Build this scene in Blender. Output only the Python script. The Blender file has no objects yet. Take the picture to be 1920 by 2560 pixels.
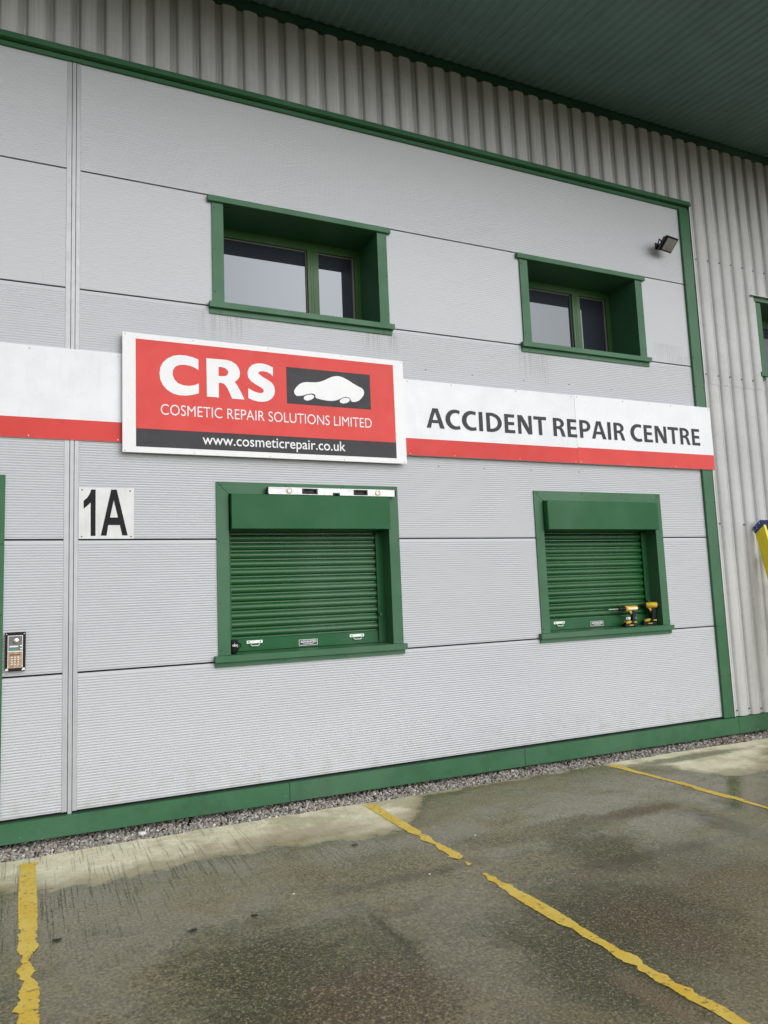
import bpy, bmesh, math, random
from mathutils import Vector, Matrix, noise
from mathutils.geometry import tessellate_polygon
random.seed(7)
R = math.radians
scene = bpy.context.scene
col = scene.collection

# ------------------------------------------------------------------ camera, sky, sun, exposure
cam_data = bpy.data.cameras.new('camera')
cam = bpy.data.objects.new('camera', cam_data); col.objects.link(cam)
cam_data.sensor_fit = 'HORIZONTAL'; cam_data.sensor_width = 36.0
cam_data.lens = 1877.2 / 1920 * 36.0
cam_data.clip_start = 0.05; cam_data.clip_end = 2000
r0 = Vector((0.90690313, -0.41940892, -0.04028481))
r1 = Vector((0.0113772, 0.11995294, -0.99271439))
r2 = Vector((0.42118555, 0.89983746, 0.1135574))
m3 = Matrix((r0, -r1, -r2)).transposed()
cam.matrix_world = Matrix.Translation((-0.1965, -6.1796, 1.4630)) @ m3.to_4x4()
scene.camera = cam

SUN_EL, SUN_AZ = R(27), R(22)          # azimuth measured from -Y towards +X
to_sun = Vector((math.sin(SUN_AZ) * math.cos(SUN_EL), -math.cos(SUN_AZ) * math.cos(SUN_EL), math.sin(SUN_EL)))
world = bpy.data.worlds.new('World'); scene.world = world; world.use_nodes = True
wn, wl = world.node_tree.nodes, world.node_tree.links
bg = wn['Background']
sky = wn.new('ShaderNodeTexSky'); sky.sky_type = 'NISHITA'; sky.sun_disc = False
sky.sun_elevation = SUN_EL; sky.sun_rotation = math.pi - SUN_AZ
sky.air_density = 1.6; sky.dust_density = 1.5; sky.ozone_density = 1.0
hs = wn.new('ShaderNodeHueSaturation'); hs.inputs['Saturation'].default_value = 0.06
wl.new(sky.outputs[0], hs.inputs['Color']); cool = wn.new('ShaderNodeMix'); cool.data_type = 'RGBA'; cool.blend_type = 'MULTIPLY'; cool.inputs[0].default_value = 1.0
cool.inputs[7].default_value = (0.98, 1.0, 1.035, 1)          # heavy rain cloud, a little cooler than neutral
wl.new(hs.outputs[0], cool.inputs[6]); wl.new(cool.outputs[2], bg.inputs[0])
bg.inputs[1].default_value = 0.11
sd = bpy.data.lights.new('sun', 'SUN'); sd.energy = 1.0; sd.angle = R(60); sd.color = (1, 0.995, 0.99)
sun = bpy.data.objects.new('sun', sd); col.objects.link(sun)
sun.rotation_euler = to_sun.to_track_quat('Z', 'Y').to_euler()
sun.location = (6, -12, 14)
scene.view_settings.view_transform = 'Standard'; scene.view_settings.look = 'None'
scene.view_settings.exposure = 0.33; scene.view_settings.gamma = 1.0
scene.view_settings.use_curve_mapping = False
scene.render.engine = 'CYCLES'
scene.cycles.use_denoising = True
scene.cycles.use_adaptive_sampling = True
scene.cycles.max_bounces = 6
scene.cycles.sample_clamp_indirect = 4

# ------------------------------------------------------------------ helpers
def lin(c):
    return tuple(((v / 255) / 12.92 if v / 255 <= .04045 else ((v / 255 + .055) / 1.055) ** 2.4) for v in c)

class MB:
    """collects faces of one mesh"""
    def __init__(s): s.v = []; s.f = []; s.mi = []; s.m = 0
    def quad(s, *p):
        i = len(s.v); s.v += [tuple(q) for q in p]; s.f.append(tuple(range(i, i + len(p)))); s.mi.append(s.m)
    def box(s, x0, x1, y0, y1, z0, z1, M=None):
        c = [(x0,y0,z0),(x1,y0,z0),(x1,y1,z0),(x0,y1,z0),(x0,y0,z1),(x1,y0,z1),(x1,y1,z1),(x0,y1,z1)]
        if M is not None: c = [tuple(M @ Vector(q)) for q in c]
        i = len(s.v); s.v += c
        for f in ((0,3,2,1),(4,5,6,7),(0,1,5,4),(1,2,6,5),(2,3,7,6),(3,0,4,7)):
            s.f.append(tuple(i + k for k in f)); s.mi.append(s.m)
    def prism(s, pts, a, b, axis='y', M=None):
        """closed outline (2-D) swept from a to b along an axis"""
        def P(q, t):
            w = {'y': (q[0], t, q[1]), 'x': (t, q[0], q[1]), 'z': (q[0], q[1], t)}[axis]
            return tuple(M @ Vector(w)) if M is not None else w
        n = len(pts); i = len(s.v)
        s.v += [P(q, a) for q in pts] + [P(q, b) for q in pts]
        for k in range(n):
            j = (k + 1) % n
            s.f.append((i + k, i + j, i + n + j, i + n + k)); s.mi.append(s.m)
        for t in tessellate_polygon([[Vector((q[0], q[1], 0)) for q in pts]]):
            s.f.append(tuple(i + k for k in t)); s.f.append(tuple(i + n + k for k in reversed(t))); s.mi += [s.m, s.m]
    def cyl(s, c0, c1, ra, rb=None, n=14, cap=True):
        rb = ra if rb is None else rb
        c0, c1 = Vector(c0), Vector(c1); d = (c1 - c0).normalized()
        u = d.orthogonal().normalized(); w = d.cross(u); i = len(s.v)
        for c, r in ((c0, ra), (c1, rb)):
            s.v += [tuple(c + (u * math.cos(2*math.pi*k/n) + w * math.sin(2*math.pi*k/n)) * r) for k in range(n)]
        for k in range(n):
            j = (k + 1) % n; s.f.append((i + k, i + j, i + n + j, i + n + k)); s.mi.append(s.m)
        if cap:
            s.f.append(tuple(i + k for k in reversed(range(n)))); s.f.append(tuple(i + n + k for k in range(n))); s.mi += [s.m, s.m]
    def tube(s, pts, r, n=8):
        for a, b in zip(pts, pts[1:]): s.cyl(a, b, r, n=n)
    def lathe(s, prof, c, axis, n=18):
        """prof: (radius, distance along axis)"""
        d = Vector(axis).normalized(); u = d.orthogonal().normalized(); w = d.cross(u); c = Vector(c); i = len(s.v)
        for r, t in prof:
            s.v += [tuple(c + d*t + (u*math.cos(2*math.pi*k/n) + w*math.sin(2*math.pi*k/n))*r) for k in range(n)]
        for a in range(len(prof) - 1):
            for k in range(n):
                j = (k + 1) % n
                s.f.append((i+a*n+k, i+a*n+j, i+(a+1)*n+j, i+(a+1)*n+k)); s.mi.append(s.m)
    def build(s, name, mats, parent=None, smooth=None, bevel=0):
        me = bpy.data.meshes.new(name); me.from_pydata(s.v, [], s.f)
        for mt in (mats if isinstance(mats, (list, tuple)) else [mats]): me.materials.append(mt)
        if len(me.materials) > 1: me.polygons.foreach_set('material_index', s.mi)
        bm = bmesh.new(); bm.from_mesh(me)
        bmesh.ops.remove_doubles(bm, verts=bm.verts, dist=1e-5)
        bmesh.ops.recalc_face_normals(bm, faces=bm.faces)
        if bevel:
            ed = [e for e in bm.edges if len(e.link_faces) == 2 and e.calc_face_angle(0) > R(50)]
            bmesh.ops.bevel(bm, geom=ed, offset=bevel, segments=1, affect='EDGES', clamp_overlap=True)
        bm.to_mesh(me); bm.free()
        if smooth is not None:
            me.polygons.foreach_set('use_smooth', [True] * len(me.polygons)); me.set_sharp_from_angle(angle=R(smooth))
        me.update()
        o = bpy.data.objects.new(name, me); col.objects.link(o)
        if parent is not None: o.parent = parent
        return o

def tag(o, label=None, cat=None, group=None, kind=None):
    if label: o['label'] = label
    if cat: o['category'] = cat
    if group: o['group'] = group
    if kind: o['kind'] = kind
    return o

def empty(name, loc=(0, 0, 0)):
    o = bpy.data.objects.new(name, None); o.location = loc; o.empty_display_size = .1; col.objects.link(o); return o

def flat(name, loops, y, mat, parent=None, thick=0.0):
    """flat print: outline with holes in x,z standing at depth y, facing -Y"""
    mb = MB()
    vs = [Vector((p[0], p[1], 0)) for lp in loops for p in lp]
    mb.v = [(v.x, y, v.y) for v in vs]
    for t in tessellate_polygon([[Vector((p[0], p[1], 0)) for p in lp] for lp in loops]):
        a, b, c = (vs[k] for k in t)
        if (b - a).cross(c - a).z < 0: t = tuple(reversed(t))
        mb.f.append(tuple(t)); mb.mi.append(0)
    return mb.build(name, mat, parent)

def text_part(name, body, x0, x1, zb, zc, y, mat, parent, offset=0.0, ref='E', spacing=1.0):
    """lettering as a flat mesh: x0..x1 wide, baseline zb, height of the ref letter zc"""
    def mesh_of(s):
        c = bpy.data.curves.new('tmp', 'FONT'); c.body = s; c.size = 1; c.offset = offset; c.space_character = spacing
        c.resolution_u = 6
        o = bpy.data.objects.new('tmp', c); col.objects.link(o)
        bpy.context.view_layer.update()
        dg = bpy.context.evaluated_depsgraph_get()
        me = bpy.data.meshes.new_from_object(o.evaluated_get(dg), depsgraph=dg)
        bpy.data.objects.remove(o); bpy.data.curves.remove(c)
        return me
    rm = mesh_of(ref); rz0 = min(v.co.y for v in rm.vertices); rz1 = max(v.co.y for v in rm.vertices); bpy.data.meshes.remove(rm)
    me = mesh_of(body); me.name = name
    a = min(v.co.x for v in me.vertices); b = max(v.co.x for v in me.vertices)
    sx = (x1 - x0) / (b - a); sz = (zc - zb) / (rz1 - rz0)
    for v in me.vertices:
        v.co = (x0 + (v.co.x - a) * sx, y, zb + (v.co.y - rz0) * sz)
    me.materials.clear(); me.materials.append(mat)
    o = bpy.data.objects.new(name, me); col.objects.link(o); o.parent = parent
    return o

# ------------------------------------------------------------------ materials
def new_mat(name):
    m = bpy.data.materials.new(name); m.use_nodes = True
    nt = m.node_tree; return m, nt, nt.nodes, nt.links, nt.nodes['Principled BSDF']

class NG:
    """tiny node-graph helper"""
    def __init__(s, nt): s.nt = nt; s.n = nt.nodes; s.l = nt.links
    def put(s, sock, v):
        if hasattr(v, 'is_output') or isinstance(v, bpy.types.NodeSocket): s.l.new(v, sock)
        else: sock.default_value = v
    def math(s, op, a, b=0.0, c=None, clamp=False):
        n = s.n.new('ShaderNodeMath'); n.operation = op; n.use_clamp = clamp
        s.put(n.inputs[0], a); s.put(n.inputs[1], b)
        if c is not None: s.put(n.inputs[2], c)
        return n.outputs[0]
    def noise(s, vec, scale, detail=4, rough=.55, dist=0.0):
        n = s.n.new('ShaderNodeTexNoise'); n.inputs['Scale'].default_value = scale
        n.inputs['Detail'].default_value = detail; n.inputs['Roughness'].default_value = rough; n.inputs['Distortion'].default_value = dist
        if vec is not None: s.l.new(vec, n.inputs['Vector'])
        return n.outputs[0]
    def voro(s, vec, scale, feature='F1'):
        n = s.n.new('ShaderNodeTexVoronoi'); n.feature = feature; n.inputs['Scale'].default_value = scale
        s.l.new(vec, n.inputs['Vector']); return n
    def ramp(s, f, lo, hi, a=0.0, b=1.0, smooth=True):
        n = s.n.new('ShaderNodeMapRange'); n.interpolation_type = 'SMOOTHSTEP' if smooth else 'LINEAR'
        s.put(n.inputs[0], f); n.inputs[1].default_value = lo; n.inputs[2].default_value = hi
        s.put(n.inputs[3], a); s.put(n.inputs[4], b); return n.outputs[0]
    def mix(s, f, a, b, mode='MIX'):
        n = s.n.new('ShaderNodeMix'); n.data_type = 'RGBA'; n.blend_type = mode
        s.put(n.inputs[0], f)
        for sock, v in ((n.inputs[6], a), (n.inputs[7], b)):
            if isinstance(v, (tuple, list)): v = (*v[:3], 1)
            s.put(sock, v)
        return n.outputs[2]
    def coord(s, kind='Object'):
        return s.n.new('ShaderNodeTexCoord').outputs[kind]
    def mapping(s, vec, scale=(1, 1, 1), loc=(0, 0, 0)):
        n = s.n.new('ShaderNodeMapping'); n.inputs['Scale'].default_value = scale; n.inputs['Location'].default_value = loc
        s.l.new(vec, n.inputs['Vector']); return n.outputs[0]
    def sep(s, vec):
        n = s.n.new('ShaderNodeSeparateXYZ'); s.l.new(vec, n.inputs[0]); return n.outputs
    def bump(s, h, strength=.2, dist=.01):
        n = s.n.new('ShaderNodeBump'); n.inputs['Strength'].default_value = strength; n.inputs['Distance'].default_value = dist
        s.l.new(h, n.inputs['Height']); return n.outputs[0]

def simple(name, rgb, rough=.5, metal=0.0, spec=.5, var=.08, scale=6.0, coat=0.0, dirt=0.0, bump=0.0):
    m, nt, n, l, b = new_mat(name); g = NG(nt); c = g.coord()
    f = g.noise(c, scale, 5)
    dark = tuple(v * (1 - var) for v in rgb); lite = tuple(min(1, v * (1 + var)) for v in rgb)
    colr = g.mix(g.ramp(f, .3, .7), dark, lite)
    if dirt:
        st = g.noise(g.mapping(c, (9, 9, .7)), 2.5, 6, .65)
        colr = g.mix(g.math('MULTIPLY', g.ramp(st, .52, .75), dirt), colr, (.09, .08, .065))
    l.new(colr, b.inputs['Base Color'])
    b.inputs['Metallic'].default_value = metal; b.inputs['Specular IOR Level'].default_value = spec
    l.new(g.ramp(g.noise(c, scale * 3, 4), .3, .7, max(0, rough - .07), rough + .07), b.inputs['Roughness'])
    if coat: b.inputs['Coat Weight'].default_value = coat; b.inputs['Coat Roughness'].default_value = .18
    if bump: l.new(g.bump(g.noise(c, scale * 12, 3), bump, .002), b.inputs['Normal'])
    return m

def panel_material():
    m, nt, n, l, b = new_mat('grey_panel_paint'); g = NG(nt); c = g.coord(); x, y, z = g.sep(c)
    big = g.noise(g.mapping(c, (.5, 1, .9)), 1.3, 4, .5)
    colr = g.mix(g.ramp(big, .3, .7), (.518, .530, .546), (.534, .546, .562))
    # faint rain streaks and grime, denser just under the sills
    st = g.noise(g.mapping(c, (14, 1, .55)), 2.2, 6, .7)
    blot = g.noise(c, 2.1, 5, .6)
    k = g.math('MULTIPLY', g.ramp(st, .55, .8), g.ramp(blot, .48, .7))
    colr = g.mix(g.math('MULTIPLY', k, .14), colr, (.25, .24, .225))
    sp = g.noise(c, 26, 3, .6)
    colr = g.mix(g.math('MULTIPLY', g.ramp(sp, .68, .8), .08), colr, (.2, .19, .17))
    def near(v, c0, w): return g.ramp(g.math('ABSOLUTE', g.math('SUBTRACT', v, c0)), w, w * .3)
    fine_st = g.noise(g.mapping(c, (40, 1, .9)), 1.6, 5, .7)
    sills = None
    for sx, zt, zl in ((4.50, 3.95, .5), (6.38, 4.22, .32), (2.72, 3.94, .3), (1.25, 3.94, .35), (6.55, 4.1, .2)):
        k2 = g.math('MULTIPLY', near(x, sx, .30), g.math('MULTIPLY', g.ramp(z, zt - zl, zt - .02), g.ramp(z, zt + .02, zt)))
        sills = k2 if sills is None else g.math('MAXIMUM', sills, k2)
    colr = g.mix(g.math('MULTIPLY', g.math('MULTIPLY', sills, g.ramp(fine_st, .42, .68)), .5), colr, (.22, .21, .185))
    # splashed dirt near the ground
    low = g.math('MULTIPLY', g.ramp(z, .45, -.02), g.ramp(g.noise(c, 9, 6, .7), .42, .75))
    colr = g.mix(g.math('MULTIPLY', low, .35), colr, (.3, .27, .2))
    l.new(colr, b.inputs['Base Color'])
    b.inputs['Roughness'].default_value = .5; b.inputs['Specular IOR Level'].default_value = .35
    b.inputs['Metallic'].default_value = .06
    return m

def cladding_material():
    m, nt, n, l, b = new_mat('weathered_cladding_paint'); g = NG(nt); c = g.coord(); x, y, z = g.sep(c)
    big = g.noise(c, 1.2, 4)
    colr = g.mix(g.ramp(big, .3, .7), (.50, .50, .49), (.58, .578, .565))
    st = g.noise(g.mapping(c, (22, 6, .45)), 2.0, 7, .7)
    st2 = g.noise(g.mapping(c, (60, 6, .8)), 2.0, 4, .6)
    st3 = g.noise(g.mapping(c, (16, 3, .5)), 1.7, 4, .6)
    # algae and soot tongues from the eaves, with some soffit shade in the colour
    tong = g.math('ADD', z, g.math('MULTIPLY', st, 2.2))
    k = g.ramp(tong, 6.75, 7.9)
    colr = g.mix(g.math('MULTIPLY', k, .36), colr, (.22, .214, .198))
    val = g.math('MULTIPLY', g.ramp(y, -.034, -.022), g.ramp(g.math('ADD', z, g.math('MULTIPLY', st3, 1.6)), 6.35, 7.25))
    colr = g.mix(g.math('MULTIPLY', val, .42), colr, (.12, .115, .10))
    colr = g.mix(g.math('MULTIPLY', g.ramp(st2, .5, .75), .2), colr, (.24, .22, .19))
    mot = g.noise(c, 14, 6, .7)
    colr = g.mix(g.math('MULTIPLY', g.ramp(mot, .5, .72), .18), colr, (.25, .235, .21))
    l.new(colr, b.inputs['Base Color'])
    b.inputs['Roughness'].default_value = .62; b.inputs['Specular IOR Level'].default_value = .35
    l.new(g.bump(mot, .08, .002), b.inputs['Normal'])
    return m

def green_material(name, rgb, rough=.34, dirt=.12, spec=.2):
    m, nt, n, l, b = new_mat(name); g = NG(nt); c = g.coord()
    f = g.noise(c, 2.3, 5, .6)
    colr = g.mix(g.ramp(f, .3, .7), tuple(v * .93 for v in rgb), tuple(v * 1.07 for v in rgb))
    st = g.noise(g.mapping(c, (11, 11, 1.2)), 2.0, 6, .7)
    colr = g.mix(g.math('MULTIPLY', g.ramp(st, .5, .78), dirt), colr, (.12, .13, .1))
    z = g.sep(c)[2]
    mud = g.math('MULTIPLY', g.ramp(z, .10, -.04), g.ramp(g.noise(c, 5.5, 7, .72), .46, .66))
    colr = g.mix(g.math('MULTIPLY', mud, .3), colr, (.030, .062, .030))
    spk = g.math('MULTIPLY', g.ramp(z, .0, -.02), g.ramp(g.noise(c, 31, 2, .5), .76, .80))
    colr = g.mix(g.math('MULTIPLY', spk, .6), colr, (.5, .52, .48))
    fade = g.noise(c, .7, 3, .5)
    colr = g.mix(g.math('MULTIPLY', g.ramp(fade, .45, .7), .14), colr, (.22, .30, .23))
    l.new(colr, b.inputs['Base Color']); b.inputs['Specular IOR Level'].default_value = spec
    l.new(g.ramp(g.noise(c, 3, 4), .3, .7, rough - .06, rough + .08), b.inputs['Roughness'])
    return m

def yard_material():
    m, nt, n, l, b = new_mat('wet_concrete'); g = NG(nt); c = g.coord(); x, y, z = g.sep(c)
    fine = g.noise(c, 190, 3, .6); mid = g.noise(c, 38, 5, .65); big = g.noise(c, 1.7, 5, .6); warp = g.noise(c, 3.2, 5, .62); warp2 = g.noise(c, 11, 5, .65)
    # ---- dry strip along the wall, its edge traced as a curve in x
    fc = n.new('ShaderNodeFloatCurve'); cv = fc.mapping.curves[0]
    pts = [(-3, .95), (-.4, .86), (.06, 1.03), (.9, .97), (1.6, 1.0), (2.05, 1.13), (2.3, 1.0), (2.68, .56), (2.95, .33), (4.6, .33), (4.85, .5), (5.2, .95), (5.6, 1.25), (6.2, 1.05), (6.8, .75), (9, .6)]
    pts = [((px + 3) / 12, py / 2) for px, py in pts]
    cv.points[0].location = pts[0]; cv.points[1].location = pts[-1]
    for p in pts[1:-1]: cv.points.new(*p)
    for p in cv.points: p.handle_type = 'AUTO_CLAMPED'
    fc.mapping.update()
    l.new(g.math('DIVIDE', g.math('ADD', x, 3.0), 12.0), fc.inputs['Value'])
    yb = g.math('MULTIPLY', fc.outputs[0], 2.0)
    d = g.math('SUBTRACT', yb, g.math('MULTIPLY', y, -1.0))           # >0 = dry side
    d = g.math('ADD', d, g.math('MULTIPLY', g.math('SUBTRACT', warp, .5), .34))
    d = g.math('ADD', d, g.math('MULTIPLY', g.math('SUBTRACT', warp2, .5), .24))
    d = g.math('ADD', d, g.math('MULTIPLY', g.math('SUBTRACT', mid, .5), .10))
    dry = g.ramp(d, -.02, .05)
    def blob(cx, cy, rx, ry, soft=.55, amt=1.0, wa=.55):
        u = g.math('DIVIDE', g.math('SUBTRACT', x, cx), rx); v = g.math('DIVIDE', g.math('SUBTRACT', y, cy), ry)
        rr = g.math('SQRT', g.math('ADD', g.math('MULTIPLY', u, u), g.math('MULTIPLY', v, v)))
        rr = g.math('ADD', rr, g.math('MULTIPLY', g.math('SUBTRACT', warp, .5), wa * 2))
        rr = g.math('ADD', rr, g.math('MULTIPLY', g.math('SUBTRACT', warp2, .5), wa * 1.9))
        rr = g.math('ADD', rr, g.math('MULTIPLY', g.math('SUBTRACT', mid, .5), wa * 1.2))
        return g.math('MULTIPLY', g.ramp(rr, 1.0 + soft, 1.0 - soft), amt)
    def any_of(*a):
        o = a[0]
        for k in a[1:]: o = g.math('MAXIMUM', o, k)
        return o
    # wet re-entrant on the right, inside the pale patch
    rewet = any_of(blob(5.75, -.5, .75, .10, .4), blob(6.9, -.85, .5, .12, .4), blob(5.05, -.75, .22, .25, .4))
    dry = g.math('MULTIPLY', dry, g.math('SUBTRACT', 1.0, g.math('MULTIPLY', rewet, .8)))
    green = any_of(blob(.80, -2.70, .46, .55), blob(2.55, -2.98, .55, .52), blob(2.12, -3.25, .26, .5), blob(3.15, -2.15, .28, .40, .4, .8), blob(1.35, -2.75, .16, .4, .5, .7), blob(3.4, -2.5, .5, .3, .6, .4), blob(5.5, -2.2, .8, .4, .6, .35), blob(-.6, -2.4, .3, .5, .6, .4))
    brown = any_of(blob(1.15, -3.05, .3, .3), blob(2.68, -3.15, .2, .38, .6, .9), blob(3.95, -1.6, .45, .09), blob(2.95, -2.4, .3, .12, .5, .45), blob(3.5, -2.95, .5, .35, .6, .5), blob(1.75, -1.03, .3, .09, .5, .0))
    rough_zone = any_of(green, brown, blob(3.1, -1.62, .7, .16, .5, .9), blob(1.75, -1.75, .5, .3, .6, .6), blob(2.9, -2.2, .6, .35, .6, .6), g.ramp(big, .5, .68, 0, .8))
    # ---- colours
    sw = g.noise(g.mapping(c, (1.0, 1.6, 1)), 2.4, 6, .62, 1.6)        # swirled sweep marks
    sw2 = g.noise(g.mapping(c, (3, 9, 1)), 1.6, 6, .65, 1.2)
    wet = g.mix(g.ramp(big, .32, .66), (.150, .132, .068), (.228, .206, .122))
    wet = g.mix(g.math('MULTIPLY', g.ramp(sw, .52, .68), .5), wet, (.080, .070, .040))
    wet = g.mix(g.math('MULTIPLY', g.ramp(sw2, .55, .66), .32), wet, (.075, .066, .040))
    wet = g.mix(g.math('MULTIPLY', g.ramp(y, -1.2, -3.6), .28), wet, (.085, .075, .045))
    wet = g.mix(g.math('MULTIPLY', green, .86), wet, (.046, .045, .008))
    wet = g.mix(g.math('MULTIPLY', brown, .74), wet, (.105, .066, .032))
    tex = g.math('ADD', .62, g.math('MULTIPLY', rough_zone, .38))
    grain = g.noise(c, 62, 3, .62); grain2 = g.noise(c, 150, 2, .5)
    wet = g.mix(g.math('MULTIPLY', g.ramp(grain, .51, .40), g.math('MULTIPLY', tex, .85)), wet, (.030, .026, .014))
    wet = g.mix(g.math('MULTIPLY', g.ramp(grain, .56, .66), g.math('MULTIPLY', tex, .6)), wet, (.38, .335, .225))
    wet = g.mix(g.math('MULTIPLY', g.ramp(grain2, .56, .68), g.math('MULTIPLY', tex, .5)), wet, (.34, .30, .205))
    # aggregate: paler and darker stones of uneven size showing where the skin has worn off
    vo = g.voro(g.mapping(c, (1, 1.25, 1)), 66); vc = vo.outputs['Color']; vd = vo.outputs['Distance']
    cr = n.new('ShaderNodeSeparateColor'); l.new(vc, cr.inputs[0])
    size = g.math('ADD', .14, g.math('MULTIPLY', cr.outputs[2], .26))
    pick = g.math('MULTIPLY', g.ramp(cr.outputs[0], .74, .80), g.math('LESS_THAN', vd, size))
    pickd = g.math('MULTIPLY', g.ramp(cr.outputs[1], .66, .72), g.math('LESS_THAN', vd, g.math('ADD', size, .1)))
    wet = g.mix(g.math('MULTIPLY', pickd, g.math('ADD', .12, g.math('MULTIPLY', rough_zone, .5))), wet, (.034, .030, .018))
    wet = g.mix(g.math('MULTIPLY', pick, g.math('ADD', .10, g.math('MULTIPLY', g.math('MULTIPLY', rough_zone, cr.outputs[1]), .75))), wet, (.37, .32, .22))
    # tyre-darkened scuffs
    ty = any_of(blob(4.25, -2.2, .12, .55, .5, .55), blob(3.4, -2.35, .55, .07, .5, .6, .7), blob(1.9, -1.9, .5, .06, .5, .45, .7), blob(4.7, -1.85, .07, .3, .5, .5, .7))
    wet = g.mix(ty, wet, (.060, .052, .032))
    dcol = g.mix(g.ramp(g.noise(c, 4.5, 6, .7), .3, .7), (.60, .565, .42), (.76, .73, .58))
    dcol = g.mix(g.math('MULTIPLY', g.ramp(mid, .4, .75), .4), dcol, (.32, .295, .20))
    gr = g.math('MULTIPLY', g.ramp(g.noise(c, 2.6, 5, .6), .46, .66), .6)
    dcol = g.mix(gr, dcol, (.29, .275, .155))
    rs = g.math('MULTIPLY', blob(1.45, -.78, .65, .16, .6), .6)
    dcol = g.mix(rs, dcol, (.34, .26, .19))
    # damp fringe just before the wet edge
    fr = g.math('MULTIPLY', g.ramp(d, .34, .02), .72)
    dcol = g.mix(fr, dcol, (.20, .175, .085))
    tide = g.math('MULTIPLY', g.ramp(d, -.16, -.02), .45)
    wet = g.mix(tide, wet, (.085, .078, .04))
    colr = g.mix(dry, wet, dcol)
    # broom marks, most plain on the left
    bw = g.noise(g.mapping(c, (60, 1.5, 1)), 1.4, 4, .6)
    bm_ = g.math('MULTIPLY', g.ramp(bw, .56, .70), g.ramp(x, 3.2, .3))
    bm_ = g.math('MULTIPLY', bm_, g.ramp(y, -2.6, -.9))
    colr = g.mix(g.math('MULTIPLY', bm_, .32), colr, (.045, .04, .028))
    # a worn groove and scuffs
    gl = g.math('ABSOLUTE', g.math('ADD', g.math('SUBTRACT', x, 1.455), g.math('MULTIPLY', g.math('SUBTRACT', warp2, .5), .08)))
    gm = g.math('MULTIPLY', g.ramp(gl, .03, .006), g.math('MULTIPLY', g.ramp(y, -2.95, -2.7), g.ramp(y, -2.2, -2.4)))
    colr = g.mix(g.math('MULTIPLY', gm, .6), colr, (.03, .028, .016))
    rustl = blob(2.16, -3.6, .06, .22, .5, .8, .4)
    colr = g.mix(g.math('MULTIPLY', rustl, .6), colr, (.2, .14, .09))
    colr = g.mix(1.0, colr, (1.30, 1.27, 1.19), 'MULTIPLY')
    l.new(colr, b.inputs['Base Color'])
    rg = g.math('ADD', g.ramp(big, .38, .68, .10, .34), g.math('MULTIPLY', rough_zone, .26))
    l.new(g.math('ADD', rg, g.math('MULTIPLY', dry, .35), clamp=True), b.inputs['Roughness'])
    b.inputs['Specular IOR Level'].default_value = .5
    smooth = g.ramp(big, .38, .66, .15, 1.0)
    h = g.math('ADD', g.math('MULTIPLY', fine, g.math('MULTIPLY', smooth, .35)), g.math('MULTIPLY', mid, g.math('MULTIPLY', smooth, .55)))
    h = g.math('ADD', h, g.math('MULTIPLY', g.ramp(vd, .0, .6, 1, 0), g.math('MULTIPLY', rough_zone, .9)))
    h = g.math('SUBTRACT', h, g.math('MULTIPLY', bm_, .6)); h = g.math('SUBTRACT', h, gm)
    h = g.math('ADD', h, g.math('MULTIPLY', grain, g.math('ADD', g.math('MULTIPLY', smooth, .5), rough_zone)))
    l.new(g.bump(h, .8, .007), b.inputs['Normal'])
    return m

def line_material():
    m, nt, n, l, b = new_mat('worn_yellow_paint'); g = NG(nt); c = g.coord()
    f = g.noise(c, 6, 6, .65); f2 = g.noise(g.mapping(c, (20, 60, 1), ), 1.0, 5, .65)
    colr = g.mix(g.ramp(f, .35, .65), (.82, .54, .045), (.86, .64, .11))
    colr = g.mix(g.math('MULTIPLY', g.ramp(f2, .55, .72), .5), colr, (.33, .25, .09))
    sp = g.noise(c, 120, 3, .6)
    colr = g.mix(g.math('MULTIPLY', g.ramp(sp, .58, .72), .5), colr, (.26, .2, .09))
    wr = g.math('ADD', g.noise(c, 33, 6, .7), g.math('MULTIPLY', g.noise(g.mapping(c, (7, 14, 1)), 1.6, 5, .65), .45))
    colr = g.mix(g.math('MULTIPLY', g.ramp(wr, .80, .88), .8), colr, (.13, .115, .075))
    l.new(colr, b.inputs['Base Color']); b.inputs['Roughness'].default_value = .5
    l.new(g.bump(g.noise(c, 70, 4), .35, .004), b.inputs['Normal'])
    return m

def gravel_material():
    m, nt, n, l, b = new_mat('gravel_stone'); g = NG(nt)
    a = n.new('ShaderNodeAttribute'); a.attribute_name = 'tint'
    f = g.noise(g.coord(), 90, 4, .6)
    colr = g.mix(g.ramp(f, .35, .75, .0, .35), a.outputs['Color'], (.12, .105, .095))
    l.new(colr, b.inputs['Base Color']); b.inputs['Roughness'].default_value = .7
    return m

def glass_material():
    m, nt, n, l, b = new_mat('window_glass'); g = NG(nt)
    b.inputs['Base Color'].default_value = (.030, .034, .046, 1); b.inputs['Roughness'].default_value = .015; b.inputs['Specular Tint'].default_value = (.90, .96, 1.0, 1)
    b.inputs['IOR'].default_value = 1.78
    l.new(g.bump(g.noise(g.coord(), 1.1, 2), .02, .01), b.inputs['Normal'])
    return m

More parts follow.
